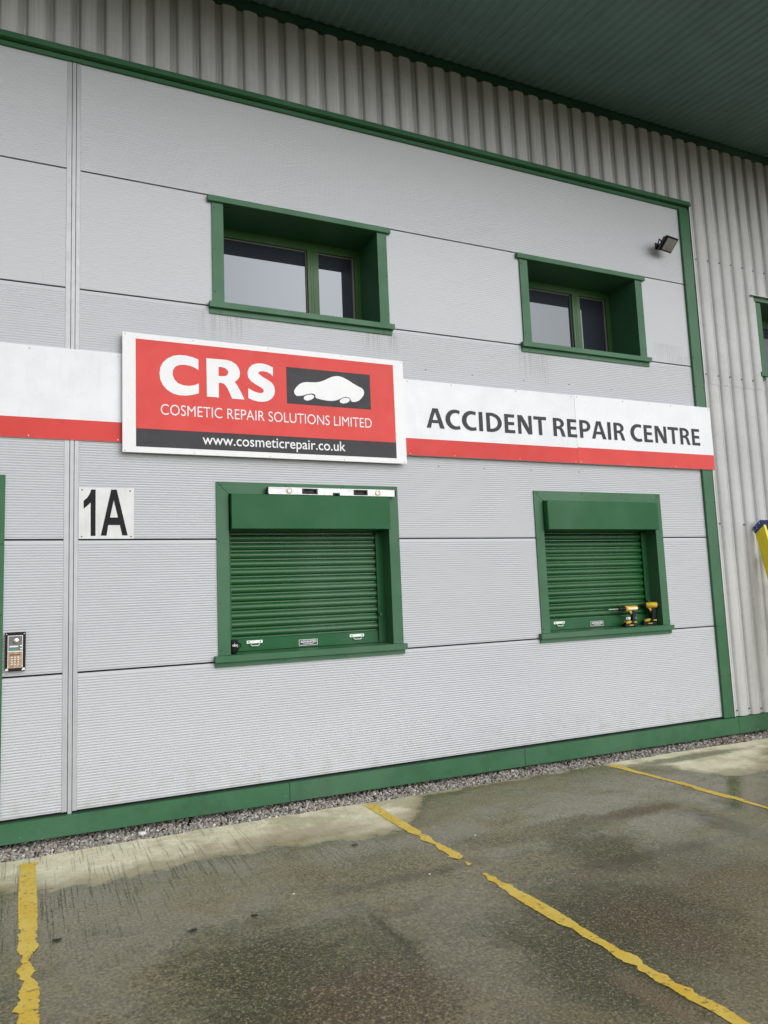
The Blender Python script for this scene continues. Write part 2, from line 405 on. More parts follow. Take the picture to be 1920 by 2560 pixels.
GREEN = (.046, .142, .067)
M = dict(
    panel=panel_material(), clad=cladding_material(), green=green_material('green_trim_paint', GREEN),
    shutter=green_material('green_shutter_paint', (.019, .110, .038), .32, .08, .12),
    slat=green_material('green_slat_paint', (.016, .100, .026), .3, .06, .35),
    soffit=green_material('dark_green_soffit_paint', (.125, .215, .205), .4, .15, .35),
    frame=green_material('green_window_frame', (.045, .115, .035), .35, .08),
    strip=simple('light_grey_strip', (.435, .442, .452), .38, .2, var=.04),
    gap=simple('joint_shadow_seal', (.012, .012, .013), .8), glass=glass_material(), yard=yard_material(), line=line_material(),
    soil=simple('dark_soil', (.05, .043, .036), .9, scale=20, var=.3), gravel=gravel_material(),
    white=simple('white_sign_board', (.765, .775, .795), .33, var=.04, scale=4, dirt=.06),
    white_b=simple('white_sign_board_newer', (.81, .82, .835), .33, var=.03, scale=4, dirt=.03),
    plate=simple('white_number_plate', (.70, .70, .685), .4, var=.06, scale=7, dirt=.16),
    print_white=simple('white_vinyl', (.80, .80, .80), .35, var=.02),
    red=simple('red_vinyl', (.66, .065, .055), .4, spec=.15, var=.05, scale=3), red_b=simple('red_vinyl_newer', (.72, .078, .068), .4, spec=.15, var=.04, scale=3),
    char=simple('charcoal_vinyl', (.056, .054, .058), .4, spec=.12, var=.05), black_print=simple('black_vinyl', (.012, .012, .015), .45, spec=.12),
    screw=simple('dark_screw', (.03, .05, .035), .4, .4), rivet=simple('pale_rivet', (.5, .47, .42), .4, .5),
    black=simple('black_plastic', (.012, .012, .013), .42, spec=.2), alu=simple('aluminium', (.55, .55, .54), .4, .35, var=.06),
    brass=simple('brass_vial_ring', (.36, .28, .16), .4, .6), yellow=simple('yellow_tool_plastic', (.68, .43, .022), .38, scale=14),
    steel=simple('bright_steel', (.62, .60, .56), .25, 1.0), handle=simple('zinc_handle', (.60, .64, .58), .35, .35),
    badge=simple('silver_badge', (.45, .46, .45), .35, .5), bronze=simple('worn_bronze_plate', (.34, .22, .13), .33, .7, var=.25, scale=40),
    teal=simple('teal_label', (.05, .3, .25), .4), lens=None, blue=simple('blue_ladder_plastic', (.022, .042, .20), .42),
    ladder=simple('yellow_fibreglass', (.82, .69, .012), .4, var=.08), pale=simple('pale_flashing', (.55, .54, .52), .4),
    inner=simple('interior_dark', (.03, .03, .03), .9), grey=simple('grey_gasket', (.16, .155, .15), .5),
    roof=simple('roof_sheet', (.06, .1, .08), .5), chip=simple('white_stone_chip', (.72, .70, .66), .6), leaf=simple('wet_brown_leaf', (.035, .026, .018), .5, scale=40, var=.3),
    eave=green_material('dark_green_eave_paint', (.020, .062, .034), .4, .15),
)
_m, _nt, _n, _l, _b = new_mat('flood_lens'); _b.inputs['Base Color'].default_value = (.30, .30, .27, 1); _b.inputs['Roughness'].default_value = .12; _b.inputs['Metallic'].default_value = .35
M['lens'] = _m

# ------------------------------------------------------------------ ground
def gz(x, y): return -.2 - .002 * x + .006 * y
mb = MB(); mb.quad((-400, -400, -2.2), (400, -400, -2.2), (400, 400, -2.2), (-400, 400, -2.2))
tag(mb.build('ground', M['soil']), kind='structure')
def edge_y(x):
    e = -.272 + .012 * math.sin(x * 1.3) + .03 * (noise.noise(Vector((x * 2.2, 3, 0)))) + .018 * noise.noise(Vector((x * 9, 7, 0)))
    if x > 5: e -= .018 * min(x - 5, 3)
    return e
mb = MB(); xs = [-150, -40, -12] + [-6 + .04 * k for k in range(0, 450)] + [14, 40, 150]
for a, b_ in zip(xs, xs[1:]):
    ya, yb_ = edge_y(a), edge_y(b_)
    rows = [0, -.35, -1.2, -3.5, -12, -150]
    for r_a, r_b in zip(rows, rows[1:]):
        p = [(a, ya + r_a), (a, ya + r_b), (b_, yb_ + r_b), (b_, yb_ + r_a)]
        mb.quad(*[(q[0], q[1], gz(*q)) for q in p])
    mb.quad((a, ya, gz(a, ya)), (b_, yb_, gz(b_, yb_)), (b_, yb_ + .004, gz(b_, yb_) - .12), (a, ya + .004, gz(a, ya) - .12))
tag(mb.build('concrete_yard', M['yard']), kind='structure')

mb = MB(); mb.quad((-6, -.30, -.26), (14, -.36, -.27), (14, .6, -.25), (-6, .6, -.235))
tag(mb.build('gravel_bed', M['soil']), kind='structure')
# loose stones between slab and wall: nobody could count them
T = (1 + 5 ** .5) / 2
ico_v = [Vector(v).normalized() for v in ((-1,T,0),(1,T,0),(-1,-T,0),(1,-T,0),(0,-1,T),(0,1,T),(0,-1,-T),(0,1,-T),(T,0,-1),(T,0,1),(-T,0,-1),(-T,0,1))]
ico_f = [(0,11,5),(0,5,1),(0,1,7),(0,7,10),(0,10,11),(1,5,9),(5,11,4),(11,10,2),(10,7,6),(7,1,8),(3,9,4),(3,4,2),(3,2,6),(3,6,8),(3,8,9),(4,9,5),(2,4,11),(6,2,10),(8,6,7),(9,8,1)]
sv, sf, tint = [], [], []
tones = [((.38, .355, .325), 5), ((.48, .455, .415), 4.5), ((.27, .235, .21), 4), ((.39, .31, .27), 3), ((.64, .61, .55), 2), ((.13, .115, .10), 2.4), ((.44, .36, .27), 1.8)]
tw = [t[1] for t in tones]
rnd = random.Random(3)
for k in range(19000):
    x = -1.2 + 10.2 * rnd.random() ** 1.15
    y = rnd.uniform(edge_y(x) + .0, .14)
    s = rnd.uniform(.005, .0135) * (1.25 if rnd.random() < .1 else 1)
    z = gz(x, y) - .016 + .02 * noise.noise(Vector((x * 3, y * 3, 1))) + rnd.uniform(-.008, .010) + max(0, (y + .1)) * .03
    if x > 6: z -= .004 * (x - 6)
    rot = Matrix.Rotation(rnd.uniform(0, 6.3), 3, Vector((rnd.uniform(-1, 1), rnd.uniform(-1, 1), rnd.uniform(-1, 1))).normalized())
    sc3 = Vector((s * rnd.uniform(.8, 1.5), s * rnd.uniform(.7, 1.2), s * rnd.uniform(.55, .95)))
    i = len(sv); base = rnd.choices(tones, tw)[0][0]; br = rnd.uniform(.88, 1.32)
    if x > 5.6 and rnd.random() < .05: base = (.34, .15, .07)
    for v in ico_v:
        q = rot @ Vector((v.x * sc3.x, v.y * sc3.y, v.z * sc3.z)) * rnd.uniform(.82, 1.15)
        sv.append((x + q.x, y + q.y, z + q.z)); tint += [base[0] * br, base[1] * br, base[2] * br, 1]
    sf += [(i + a, i + b_, i + c_) for a, b_, c_ in ico_f]
me = bpy.data.meshes.new('gravel'); me.from_pydata(sv, [], sf); at = me.color_attributes.new('tint', 'FLOAT_COLOR', 'POINT'); at.data.foreach_set('color', tint)
me.materials.append(M['gravel']); me.update()
o = bpy.data.objects.new('gravel', me); col.objects.link(o); tag(o, kind='stuff')

# ------------------------------------------------------------------ the building
B = empty('industrial_unit', (0, 0, 0))
tag(B, 'grey ribbed metal industrial unit with green trims under a deep dark green roof overhang', 'building')

def intervals(x0, x1, z, holes):
    cur = [(x0, x1)]
    for hx0, hx1, hz0, hz1 in holes:
        if hz0 <= z <= hz1:
            nxt = []
            for a, b_ in cur:
                if hx1 <= a or hx0 >= b_: nxt.append((a, b_)); continue
                if hx0 > a: nxt.append((a, hx0))
                if hx1 < b_: nxt.append((hx1, b_))
            cur = nxt
    return cur

PITCH = 1.0 / 50
RIB = (.0034, .0034, .0032, .0022, .0008, .0020)
def rib_profile(z0, z1):
    pts = [(z0, .022), (z0, 0.0)]; z = z0 + .008; d = RIB[int(z0 + .01)]
    while z + PITCH < z1 - .004:
        pts += [(z, 0.0), (z + .0088, -d), (z + .0100, -d)]
        z += PITCH
    pts += [(z1, 0.0), (z1, .022)]
    return pts
def ribbed_panel(x0, x1, z0, z1, holes=()):
    mb = MB(); pr = rib_profile(z0 + .0068, z1 - .0068)
    for (za, ya), (zb, yb_) in zip(pr, pr[1:]):
        for a, b_ in intervals(x0, x1, (za + zb) / 2, holes):
            mb.quad((a, ya, za), (b_, ya, za), (b_, yb_, zb), (a, yb_, zb))
    return mb.build('wall_panel', M['panel'], B)

XL, XR, SEAM = 0.105, 6.735, 0.0
W1 = (1.258, 2.731); W2 = (4.466, 5.944)
OPEN = [(W1[0] - .04, W1[1] + .04, 3.98, 4.96), (W2[0] - .04, W2[1] + .04, 3.98, 4.96), (W1[0] - .04, W1[1] + .04, 1.0, 2.42), (W2[0] - .04, W2[1] + .04, 1.0, 2.42)]
DOOR = (-1.62, -.44, -.4, 2.44)
for k in range(6):
    z0, z1 = k, (5.945 if k == 5 else k + 1)
    full = [h for h in OPEN if h[2] <= z0 + .02 and h[3] >= z1 - .08]
    for a, b_ in intervals(XL, XR, (z0 + z1) / 2, [(h[0], h[1], -9, 99) for h in full]):
        ribbed_panel(a, b_, z0, z1, [h for h in OPEN if h not in full])
    if k < 2:
        ribbed_panel(DOOR[1], SEAM, z0, z1); ribbed_panel(-5, DOOR[0], z0, z1)
    else: ribbed_panel(-5, SEAM, z0, z1, [DOOR])
# dark lining behind the joints
mb = MB()
zs = sorted({-.15, 5.95, *[h[2] for h in OPEN], *[h[3] for h in OPEN], DOOR[3]})
for a, b_ in zip(zs, zs[1:]):
    for xa, xb in intervals(-5, 6.9, (a + b_) / 2, OPEN + [DOOR]):
        mb.quad((xa, .03, a), (xb, .03, a), (xb, .03, b_), (xa, .03, b_))
mb.build('wall_lining', M['gap'], B)

# vertical cover strip between the two runs of panels
mb = MB()
for a, b_ in ((0.001, .0375), (.0420, .0690), (.0735, .104)):
    y0 = -.0045 if a != .0420 else -.0065
    mb.box(a, b_, y0, .02, -.012 if a == .0420 else .004, 5.935)
mb.build('seam_strip', M['strip'], B)

# flashings
mb = MB()
def taper(xa, xb, ya0, ya1, za0, za1, zb0, zb1):
    """box with bottom za0..zb0 and top za1..zb1"""
    v = [(xa, ya0, za0), (xb, ya0, zb0), (xb, ya1, zb0), (xa, ya1, za0), (xa, ya0, za1), (xb, ya0, zb1), (xb, ya1, zb1), (xa, ya1, za1)]
    i = len(mb.v); mb.v += v
    for f in ((0,3,2,1),(4,5,6,7),(0,1,5,4),(1,2,6,5),(2,3,7,6),(3,0,4,7)): mb.f.append(tuple(i + k for k in f)); mb.mi.append(0)
def slope(x): return -.154 - (x + .44) * .00526, -.012 - (x + .44) * .0004
for xa, xb in ((-5, DOOR[0]), (DOOR[1], 1.72), (1.7215, 4.05), (4.0515, 6.92), (6.9215, 9.9), (9.9015, 14)):
    mb = MB(); (a0, a1), (b0, b1) = slope(xa), slope(xb); q = .0012 * (int(xa * 7) % 2)
    taper(xa, xb, -.045 - q, .02, a0, a1, b0, b1)
    mb.build('base_flashing', M['green'], B, bevel=.004)
# black plinth behind the gravel
mb = MB(); mb.box(-5, 14, .16, .3, -.5, -.02); mb.build('plinth', M['gap'], B)
for xa, xb in ((-5, -1.2), (-1.1985, 1.8), (1.8015, 4.8), (4.8015, 6.885)):
    mb = MB(); mb.prism([(-.068, 5.974), (-.068, 6.0), (-.062, 6.026), (.03, 6.034), (.03, 5.974)], xa, xb, 'x'); mb.build('top_flashing', M['green'], B, bevel=.002)
mb = MB(); mb.box(-5, 6.87, -.022, .02, 5.930, 5.966); mb.build('top_trim', M['green'], B)
mb = MB(); mb.box(6.724, 6.880, -.030, .02, -.010, 5.9295); mb.build('corner_trim', M['green'], B, bevel=.004)
mb = MB()
for z in (5.55, 4.98, 4.1, 3.75, 2.4, 1.9, 1.0, .45):
    for x in (6.738, 6.868): mb.cyl((x, -.030, z), (x, -.036, z), .007, n=8)
mb.build('trim_screws', M['screw'], B)['kind'] = 'stuff'

# box-profile cladding above and beside
CP, CX = .1965, 1.267
PROF = [(0, 0), (.010, -.020), (.026, -.031), (.070, -.036), (.112, -.0325), (.138, -.023), (.150, -.006), (.158, 0), (.1735, -.001), (.177, -.005), (.183, -.005), (.187, 0)]
WIN3 = (7.99, 9.47)
H3 = (7.95, 9.51, 3.98, 4.96)
def sheet(k, z0, z1, dy=0.0, clip=-99):
    xa_, xb_ = CX + CP * 5 * k, CX + CP * 5 * (k + 1) + .008
    if z0 < H3[2] and z1 > H3[3] and xa_ >= H3[0] - .05 and xb_ <= H3[1] + .05:
        sheet(k, z0, H3[2], dy, clip); sheet(k, H3[3], z1, dy, clip); return
    mb = MB(); pts = []
    for j in range(5):
        x = CX + CP * (5 * k + j)
        pts += [(x + u, y + dy) for u, y in PROF]
    x = CX + CP * 5 * (k + 1); pts += [(x, dy), (x + .008, dy - .016)]
    zz = sorted({z0, z1, *[h for h in (H3[2], H3[3]) if z0 < h < z1]})
    for za, zb in zip(zz, zz[1:]):
        for (xa, ya), (xb, yb_) in zip(pts, pts[1:]):
            if xb <= clip: continue
            if xa < clip: ya, xa = ya + (yb_ - ya) * (clip - xa) / (xb - xa), clip
            if za >= H3[2] - .01 and zb <= H3[3] + .01 and xb > H3[0] and xa < H3[1]: continue
            mb.quad((xa, ya, za), (xb, yb_, za), (xb, yb_, zb), (xa, ya, zb))
    return mb.build('cladding_sheet', M['clad'], B, smooth=38)
for k in range(-5, 12):
    right = CX + CP * 5 * (k + 1) > 6.88
    edge = CX + CP * 5 * k < 6.88
    if right and not edge: sheet(k, 3.80, 6.86, -.002 * (k % 2) - .004)
    elif right:
        sheet(k, 3.80, 6.01, -.002 * (k % 2) - .004, 6.8795); sheet(k, 6.0, 6.86, -.002 * (k % 2) - .005)
    else: sheet(k, 6.0, 6.86, -.002 * (k % 2) - .004)
    if right: sheet(k, -.008, 3.815, -.002 * (k % 2), 6.8795 if edge else -99)
mb = MB(); mb.quad((-5, .045, 5.9), (14, .045, 5.9), (14, .045, 7), (-5, .045, 7))
for a, b_ in ((-.1, 3.98), (4.96, 5.9)): mb.quad((6.7, .045, a), (14, .045, a), (14, .045, b_), (6.7, .045, b_))
mb.quad((6.7, .045, 3.98), (7.97, .045, 3.98), (7.97, .045, 4.96), (6.7, .045, 4.96)); mb.quad((9.49, .045, 3.98), (14, .045, 3.98), (14, .045, 4.96), (9.49, .045, 4.96))
mb.build('wall_lining', M['gap'], B)
mb = MB(); r2_ = random.Random(5)
for j in range(26, 62):
    x = CX + CP * j + .18
    if x < 6.9: continue
    for z in (.05, 2.15, 3.92, 5.35):
        z += r2_.uniform(-.01, .01)
        if r2_.random() < .12: continue
        if z > 3.9 and z < 5 and x > 7.9 and x < 9.6: continue
        mb.cyl((x, -.004, z), (x, -.016, z), .008, n=8)
mb.build('cladding_screws', M['screw'], B)['kind'] = 'stuff'

# eaves: closing flashing and ribbed soffit that falls outwards
SA, SC = 6.955, .105
OUT = -2.2
mb = MB()
mb.prism([(.04, 6.835), (-.052, 6.835), (-.052, 6.905), (-.03, 6.955), (.04, 6.97)], -5, 14, 'x')
mb.build('eave_flashing', M['eave'], B)
SP = .11
def soffit_sheet(x0):
    mb = MB()
    prof = [(0, 0), (.040, 0), (.058, -.014), (.092, -.014), (.11, 0)]
    for j in range(10):
        for (ua, da), (ub, db) in zip(prof, prof[1:]):
            xa, xb = x0 + j * SP + ua, x0 + j * SP + ub
            f = lambda x, y, d: (x, y, SA + SC * y + d)
            mb.quad(f(xa, .02, da), f(xb, .02, db), f(xb, OUT, db), f(xa, OUT, da))
    mb.build('soffit_sheet', M['soffit'], B)
for k in range(-4, 13): soffit_sheet(k * 10 * SP)
zo = SA + SC * OUT
mb = MB(); mb.prism([(OUT + .02, zo - .02), (OUT + .02, zo + .02), (OUT - .02, zo + .22), (OUT - .17, zo + .2), (OUT - .19, zo + .05), (OUT - .15, zo - .02)], -5, 14.3, 'x')
mb.build('gutter', M['eave'], B, smooth=30)
mb = MB(); mb.quad((-5, OUT, zo + .2), (14.3, OUT, zo + .2), (14.3, 6, zo + .2 + .105 * 8.3), (-5, 6, zo + .2 + .105 * 8.3))  # unseen roof, added so no light leaks through the soffit
mb.quad((-5, .1, -.4), (-5, 6, -.4), (-5, 6, 7.6), (-5, .1, 7)); mb.quad((14, .1, -.4), (14, 6, -.4), (14, 6, 7.6), (14, .1, 7)); mb.quad((-5, 6, -.4), (14, 6, -.4), (14, 6, 7.6), (-5, 6, 7.6))
mb.build('roof_sheet', M['roof'], B)

# ------------------------------------------------------------------ windows (upper floor)
def window(x0, x1, z0=4.028, z1=4.936, dep=.42, mull=None, label=None, pale_head=False):
    mb = MB()                                             # reveal + jamb trims
    for a, b_ in ((x0 - .098, x0), (x1, x1 + .098)): mb.box(a, b_, -.018, .0205, z0 - .002, z1)
    for x, s in ((x0, 1), (x1, -1)): mb.box(min(x, x - s * .02), max(x, x - s * .02), .0205, dep + .06, z0 - .03, z1 + .015)
    mb.box(x0 + .0005, x1 - .0005, -.012, dep + .06, z1, z1 + .014)
    W = mb.build('window', M['green'], B)
    if label: W['label'] = label
    mb = MB(); mb.box(x0 - .137, x1 + .137, -.040, .0, z1 - .002, z1 + .052); mb.build('head_trim', M['green'], W, bevel=.003)
    if pale_head:
        mb = MB(); mb.prism([(-.075, z1 + .05), (-.075, z1 + .056), (0, z1 + .085), (0, z1 + .078)], x0 - .2, x1 + .2, 'x'); mb.build('drip_flashing', M['pale'], W)
    mb = MB(); mb.box(x0 - .135, x1 + .135, -.050, -.001, z0 - .052, z0)
    mb.quad((x0, -.001, z0 - .0005), (x1, -.001, z0 - .0005), (x1, dep + .06, z0 + .012), (x0, dep + .06, z0 + .012))
    mb.build('sill', M['green'], W, bevel=.002)
    mb = MB(); mb.box(x0 - .128, x1 + .122, -.016, -.001, z0 - .098, z0 - .0525); mb.build('sill_apron', M['green'], W)
    mb = MB()
    for x in (x0 - .08, x1 + .085):
        for z in (z0 + .10, z0 + .48, z1 - .05): mb.cyl((x, -.018, z), (x, -.023, z), .006, n=8)
    for t in (.05, .5, .95): mb.cyl((x0 - .12 + t * (x1 - x0 + .24), -.016, z0 - .08), (x0 - .12 + t * (x1 - x0 + .24), -.022, z0 - .08), .006, n=8)
    mb.build('screws', M['screw'], W)['kind'] = 'stuff'
    # frame
    fz0, fz1 = z0 + .013, z1 - .0005; t = .06; m0, m1 = mull
    mb = MB(); y0, y1 = dep - .01, dep + .05
    mb.box(x0 + .0005, x0 + t, y0, y1, fz0, fz1); mb.box(x1 - t, x1 - .0005, y0, y1, fz0, fz1)
    mb.box(x0 + t, x1 - t, y0, y1, fz1 - .082, fz1); mb.box(x0 + t, x1 - t, y0, y1, fz0, fz0 + .06)
    mb.box(m0, m1, y0 - .004, y1, fz0 + .06, fz1 - .082)
    mb.box(m0 + .03, m0 + .036, y0 - .007, y0 - .004, fz0 + .06, fz1 - .082); mb.box(m0 + .055, m0 + .06, y0 - .007, y0 - .004, fz0 + .06, fz1 - .082)
    mb.build('frame', M['frame'], W)
    for a, b_, gasket in ((x0 + t, m0, 0), (m1, x1 - t, 1)):
        mb = MB(); mb.quad((a, dep + .025, fz0 + .06), (b_, dep + .025, fz0 + .06), (b_, dep + .025, fz1 - .082), (a, dep + .025, fz1 - .082))
        mb.build('pane', M['glass'], W)
        mb = MB(); e = .012
        za, zb = fz0 + .06, fz1 - .082
        mb.box(a, a + e, dep + .012, dep + .024, za, zb); mb.box(b_ - e * (1.6 if gasket else 1), b_, dep + .012, dep + .024, za, zb); mb.box(a + e, b_ - e * 1.6, dep + .012, dep + .024, zb - e, zb)
        mb.build('gasket', M['grey'], W)
window(*W1, mull=(2.175, 2.285), label='wider looking upper window above the red sign')
window(*W2, mull=(5.385, 5.495), label='upper window near the floodlight')
window(*WIN3, mull=(8.9, 9.01), label='upper window in the corrugated wall with a pale drip flashing', pale_head=True)

# ------------------------------------------------------------------ roller shutters (ground floor)
def shutter(x0, x1, label, hood_y=-.07):
    z0, z1 = 1.052, 2.378; ox0, ox1, oz1 = x0 - .1, x1 + .1, 2.478; yc = .17
    mb = MB()
    mb.prism([(ox0, z0), (x0, z0), (x0, z1), (ox0, oz1)], -.014, .0, 'y')
    mb.prism([(x1, z0), (ox1, z0), (ox1, oz1), (x1, z1)], -.014, .0, 'y')
    mb.prism([(ox0 + .0045, oz1), (x0 + .002, z1 + .002), (x1 - .002, z1 + .002), (ox1 - .0045, oz1)], -.0145, .0, 'y')
    for a, b_ in ((x0 - .02, x0), (x1, x1 + .02)): mb.box(a, b_, .001, yc + .1, z0 - .02, z1 + .02)
    mb.box(x0, x1, .001, yc + .1, z1 + .0015, z1 + .02)
    S = mb.build('roller_shutter', M['green'], B); S['label'] = label
    mb = MB()                                             # hood
    hx0, hx1, hz0 = x0 + .012, x1 - .010, 2.079
    mb.quad((hx0, hood_y, hz0), (hx1, hood_y, hz0), (hx1, hood_y, z1 - .006), (hx0, hood_y, z1 - .006))
    mb.quad((hx0, hood_y, z1 - .006), (hx1, hood_y, z1 - .006), (hx1, .22, z1), (hx0, .22, z1))
    mb.quad((hx0, hood_y, hz0), (hx0, .22, hz0), (hx0, .22, z1), (hx0, hood_y, z1 - .006))
    mb.quad((hx1, hood_y, hz0), (hx1, .22, hz0), (hx1, .22, z1), (hx1, hood_y, z1 - .006))
    mb.quad((hx0, hood_y, hz0), (hx1, hood_y, hz0), (hx1, yc - .075, hz0), (hx0, yc - .075, hz0))
    mb.quad((hx0, yc - .075, hz0), (hx1, yc - .075, hz0), (hx1, yc - .075, hz0 + .06), (hx0, yc - .075, hz0 + .06))
    mb.build('hood', M['shutter'], S, bevel=.004)
    # curtain of curved slats
    sx0, sx1 = x0 + .035, x1 - .060; pit = .0735
    first = None
    for k in range(13):
        zb = 1.168 + k * pit
        if first is None:
            mb = MB(); prof = [(.012, 0), (.0, .0015), (.0, .012), (.006, .0155), (-.004, .020), (-.013, .028), (-.018, .040), (-.017, .052), (-.011, .063), (-.002, .070), (.010, .0735)]
            for (ya, za), (yb_, zb_) in zip(prof, prof[1:]): mb.quad((sx0, ya, za), (sx1, ya, za), (sx1, yb_, zb_), (sx0, yb_, zb_))
            first = mb.build('slat', M['slat'], S, smooth=42); o = first
        else:
            o = first.copy(); col.objects.link(o); o.parent = S
        o.location = (0, yc + random.uniform(-.0012, .0012), zb); o.rotation_euler = (0, random.uniform(-.0009, .0009), 0)
    mb = MB(); mb.box(sx0, sx1, yc - .012, yc + .015, 1.0785, 1.1675); mb.box(sx0, sx1, yc - .018, yc + .012, 1.066, 1.078); mb.build('bottom_rail', M['shutter'], S)
    for a, b_ in ((x0 + .0005, sx0 + .012), (sx1 - .012, x1 - .0005)):
        mb = MB(); mb.box(a, b_, yc - .034, yc - .022, z0 + .012, 2.07); mb.box(a + (0 if a < (x0 + x1) / 2 else .05), b_ - (.05 if a > x1 else 0), yc - .022, yc + .03, z0 + .012, 2.07)
        mb.build('guide', M['shutter'], S)
    mb = MB(); mb.box(x0 + .001, x1 - .001, yc + .04, yc + .06, z0, z1); mb.build('back_plate', M['inner'], S)
    mb = MB(); mb.box(ox0 - .036, ox1 + .022, -.052, -.0005, z0 - .056, z0 - .002)
    mb.quad((x0, -.0005, z0 - .002), (x1, -.0005, z0 - .002), (x1, yc + .1, z0 + .018), (x0, yc + .1, z0 + .018))
    mb.build('sill', M['green'], S, bevel=.003)
    mb = MB(); mb.box(ox0 - .030, ox1 + .008, -.020, -.001, z0 - .094, z0 - .0565); mb.build('sill_apron', M['green'], S)
    mb = MB()
    for x in (ox0 + .018, ox1 - .012):
        for z in (z0 + .04, z0 + .42, z0 + .93): mb.cyl((x, -.014, z), (x, -.019, z), .006, n=8)
    for t in (.03, .36, .68, .97): mb.cyl((ox0 + t * (ox1 - ox0), -.0145, oz1 - .02), (ox0 + t * (ox1 - ox0), -.0195, oz1 - .02), .006, n=8)
    for t in (.33, .66): mb.cyl((ox0 + t * (ox1 - ox0), -.020, z0 - .075), (ox0 + t * (ox1 - ox0), -.025, z0 - .075), .006, n=8)
    mb.build('screws', M['screw'], S)['kind'] = 'stuff'
    yf = yc - .012
    for hx in (x0 + .245, x1 - .285):                     # pull handles
        mb = MB(); mb.box(hx - .069, hx + .069, yf - .003, yf, 1.125, 1.150)
        mb.tube([(hx - .036, yf - .003, 1.128), (hx - .036, yf - .016, 1.112), (hx - .026, yf - .018, 1.104), (hx + .026, yf - .018, 1.104), (hx + .036, yf - .016, 1.112), (hx + .036, yf - .003, 1.128)], .0045)
        h = mb.build('handle', M['handle'], S)
        mb = MB()
        for s in (-.05, .05): mb.cyl((hx + s, yf - .0032, 1.138), (hx + s, yf - .006, 1.138), .006, n=8)
        mb.build('screws', M['screw'], S)['kind'] = 'stuff'
    bx = (x0 + x1) / 2 - .012
    mb = MB(); mb.box(bx - .086, bx + .086, yf - .003, yf, 1.079, 1.130); b0 = mb.build('badge', M['badge'], S)
    mb = MB(); mb.box(bx - .081, bx + .081, yf - .0035, yf - .003, 1.0835, 1.1255); mb.build('badge_face', M['char'], S)
    text_part('badge_lettering', 'ADVANCED', bx - .072, bx + .074, 1.100, 1.121, yf - .0042, M['print_white'], S, .03)
    mb = MB(); mb.box(bx - .045, bx + .045, yf - .0042, yf - .0036, 1.0905, 1.0945); mb.build('badge_line', M['print_white'], S)
    mb = MB(); mb.cyl((x1 - .058, yc - .034, 1.318), (x1 - .058, yc - .062, 1.318), .014, .012, n=12); mb.build('bullet_lock', M['green'], S)
    return S
shutter(1.262, 2.734, 'green roller shutter with the mug on its sill and spirit level on its hood', -.07)
shutter(4.464, 5.958, 'green roller shutter with two cordless drills on its sill', -.080)

mb = MB()
for x, z in ((3.20, 3.63), (3.72, 3.625), (4.34, 3.62), (4.92, 3.63), (5.49, 3.62), (3.29, 2.69), (3.80, 2.685), (4.36, 2.685), (4.97, 2.69)):
    mb.cyl((x, .003, z), (x, -.0055, z), .005, n=8)
mb.build('old_screw_holes', M['gap'], B)['kind'] = 'stuff'

# ------------------------------------------------------------------ door at the left edge of the picture
mb = MB(); mb.box(DOOR[1] - .005, -.400, -.020, .0, -.012, 2.484); mb.box(DOOR[0] - .06, DOOR[0] + .005, -.020, .0, -.012, 2.484); mb.box(DOOR[0] + .005, DOOR[1] - .005, -.020, .0, 2.43, 2.484)
mb.box(DOOR[0], DOOR[0] + .04, .001, .12, -.2, 2.44); mb.box(DOOR[1] - .04, DOOR[1], .001, .12, -.2, 2.44); mb.box(DOOR[0] + .04, DOOR[1] - .04, .001, .12, 2.40, 2.44)
D = mb.build('door', M['green'], B)
mb = MB(); mb.box(DOOR[0] + .041, DOOR[1] - .041, .06, .11, -.19, 2.398); mb.build('door_leaf', M['shutter'], D)
mb = MB(); mb.tube([(DOOR[1] - .12, .06, .85), (DOOR[1] - .12, .0, .85), (DOOR[1] - .12, .0, 1.15), (DOOR[1] - .12, .06, 1.15)], .011); mb.build('handle', M['steel'], D)
mb = MB()
for z in (.3, .9, 1.45, 1.97): mb.cyl((-.414, -.020, z), (-.414, -.025, z), .006, n=8)
mb.build('screws', M['screw'], D)['kind'] = 'stuff'

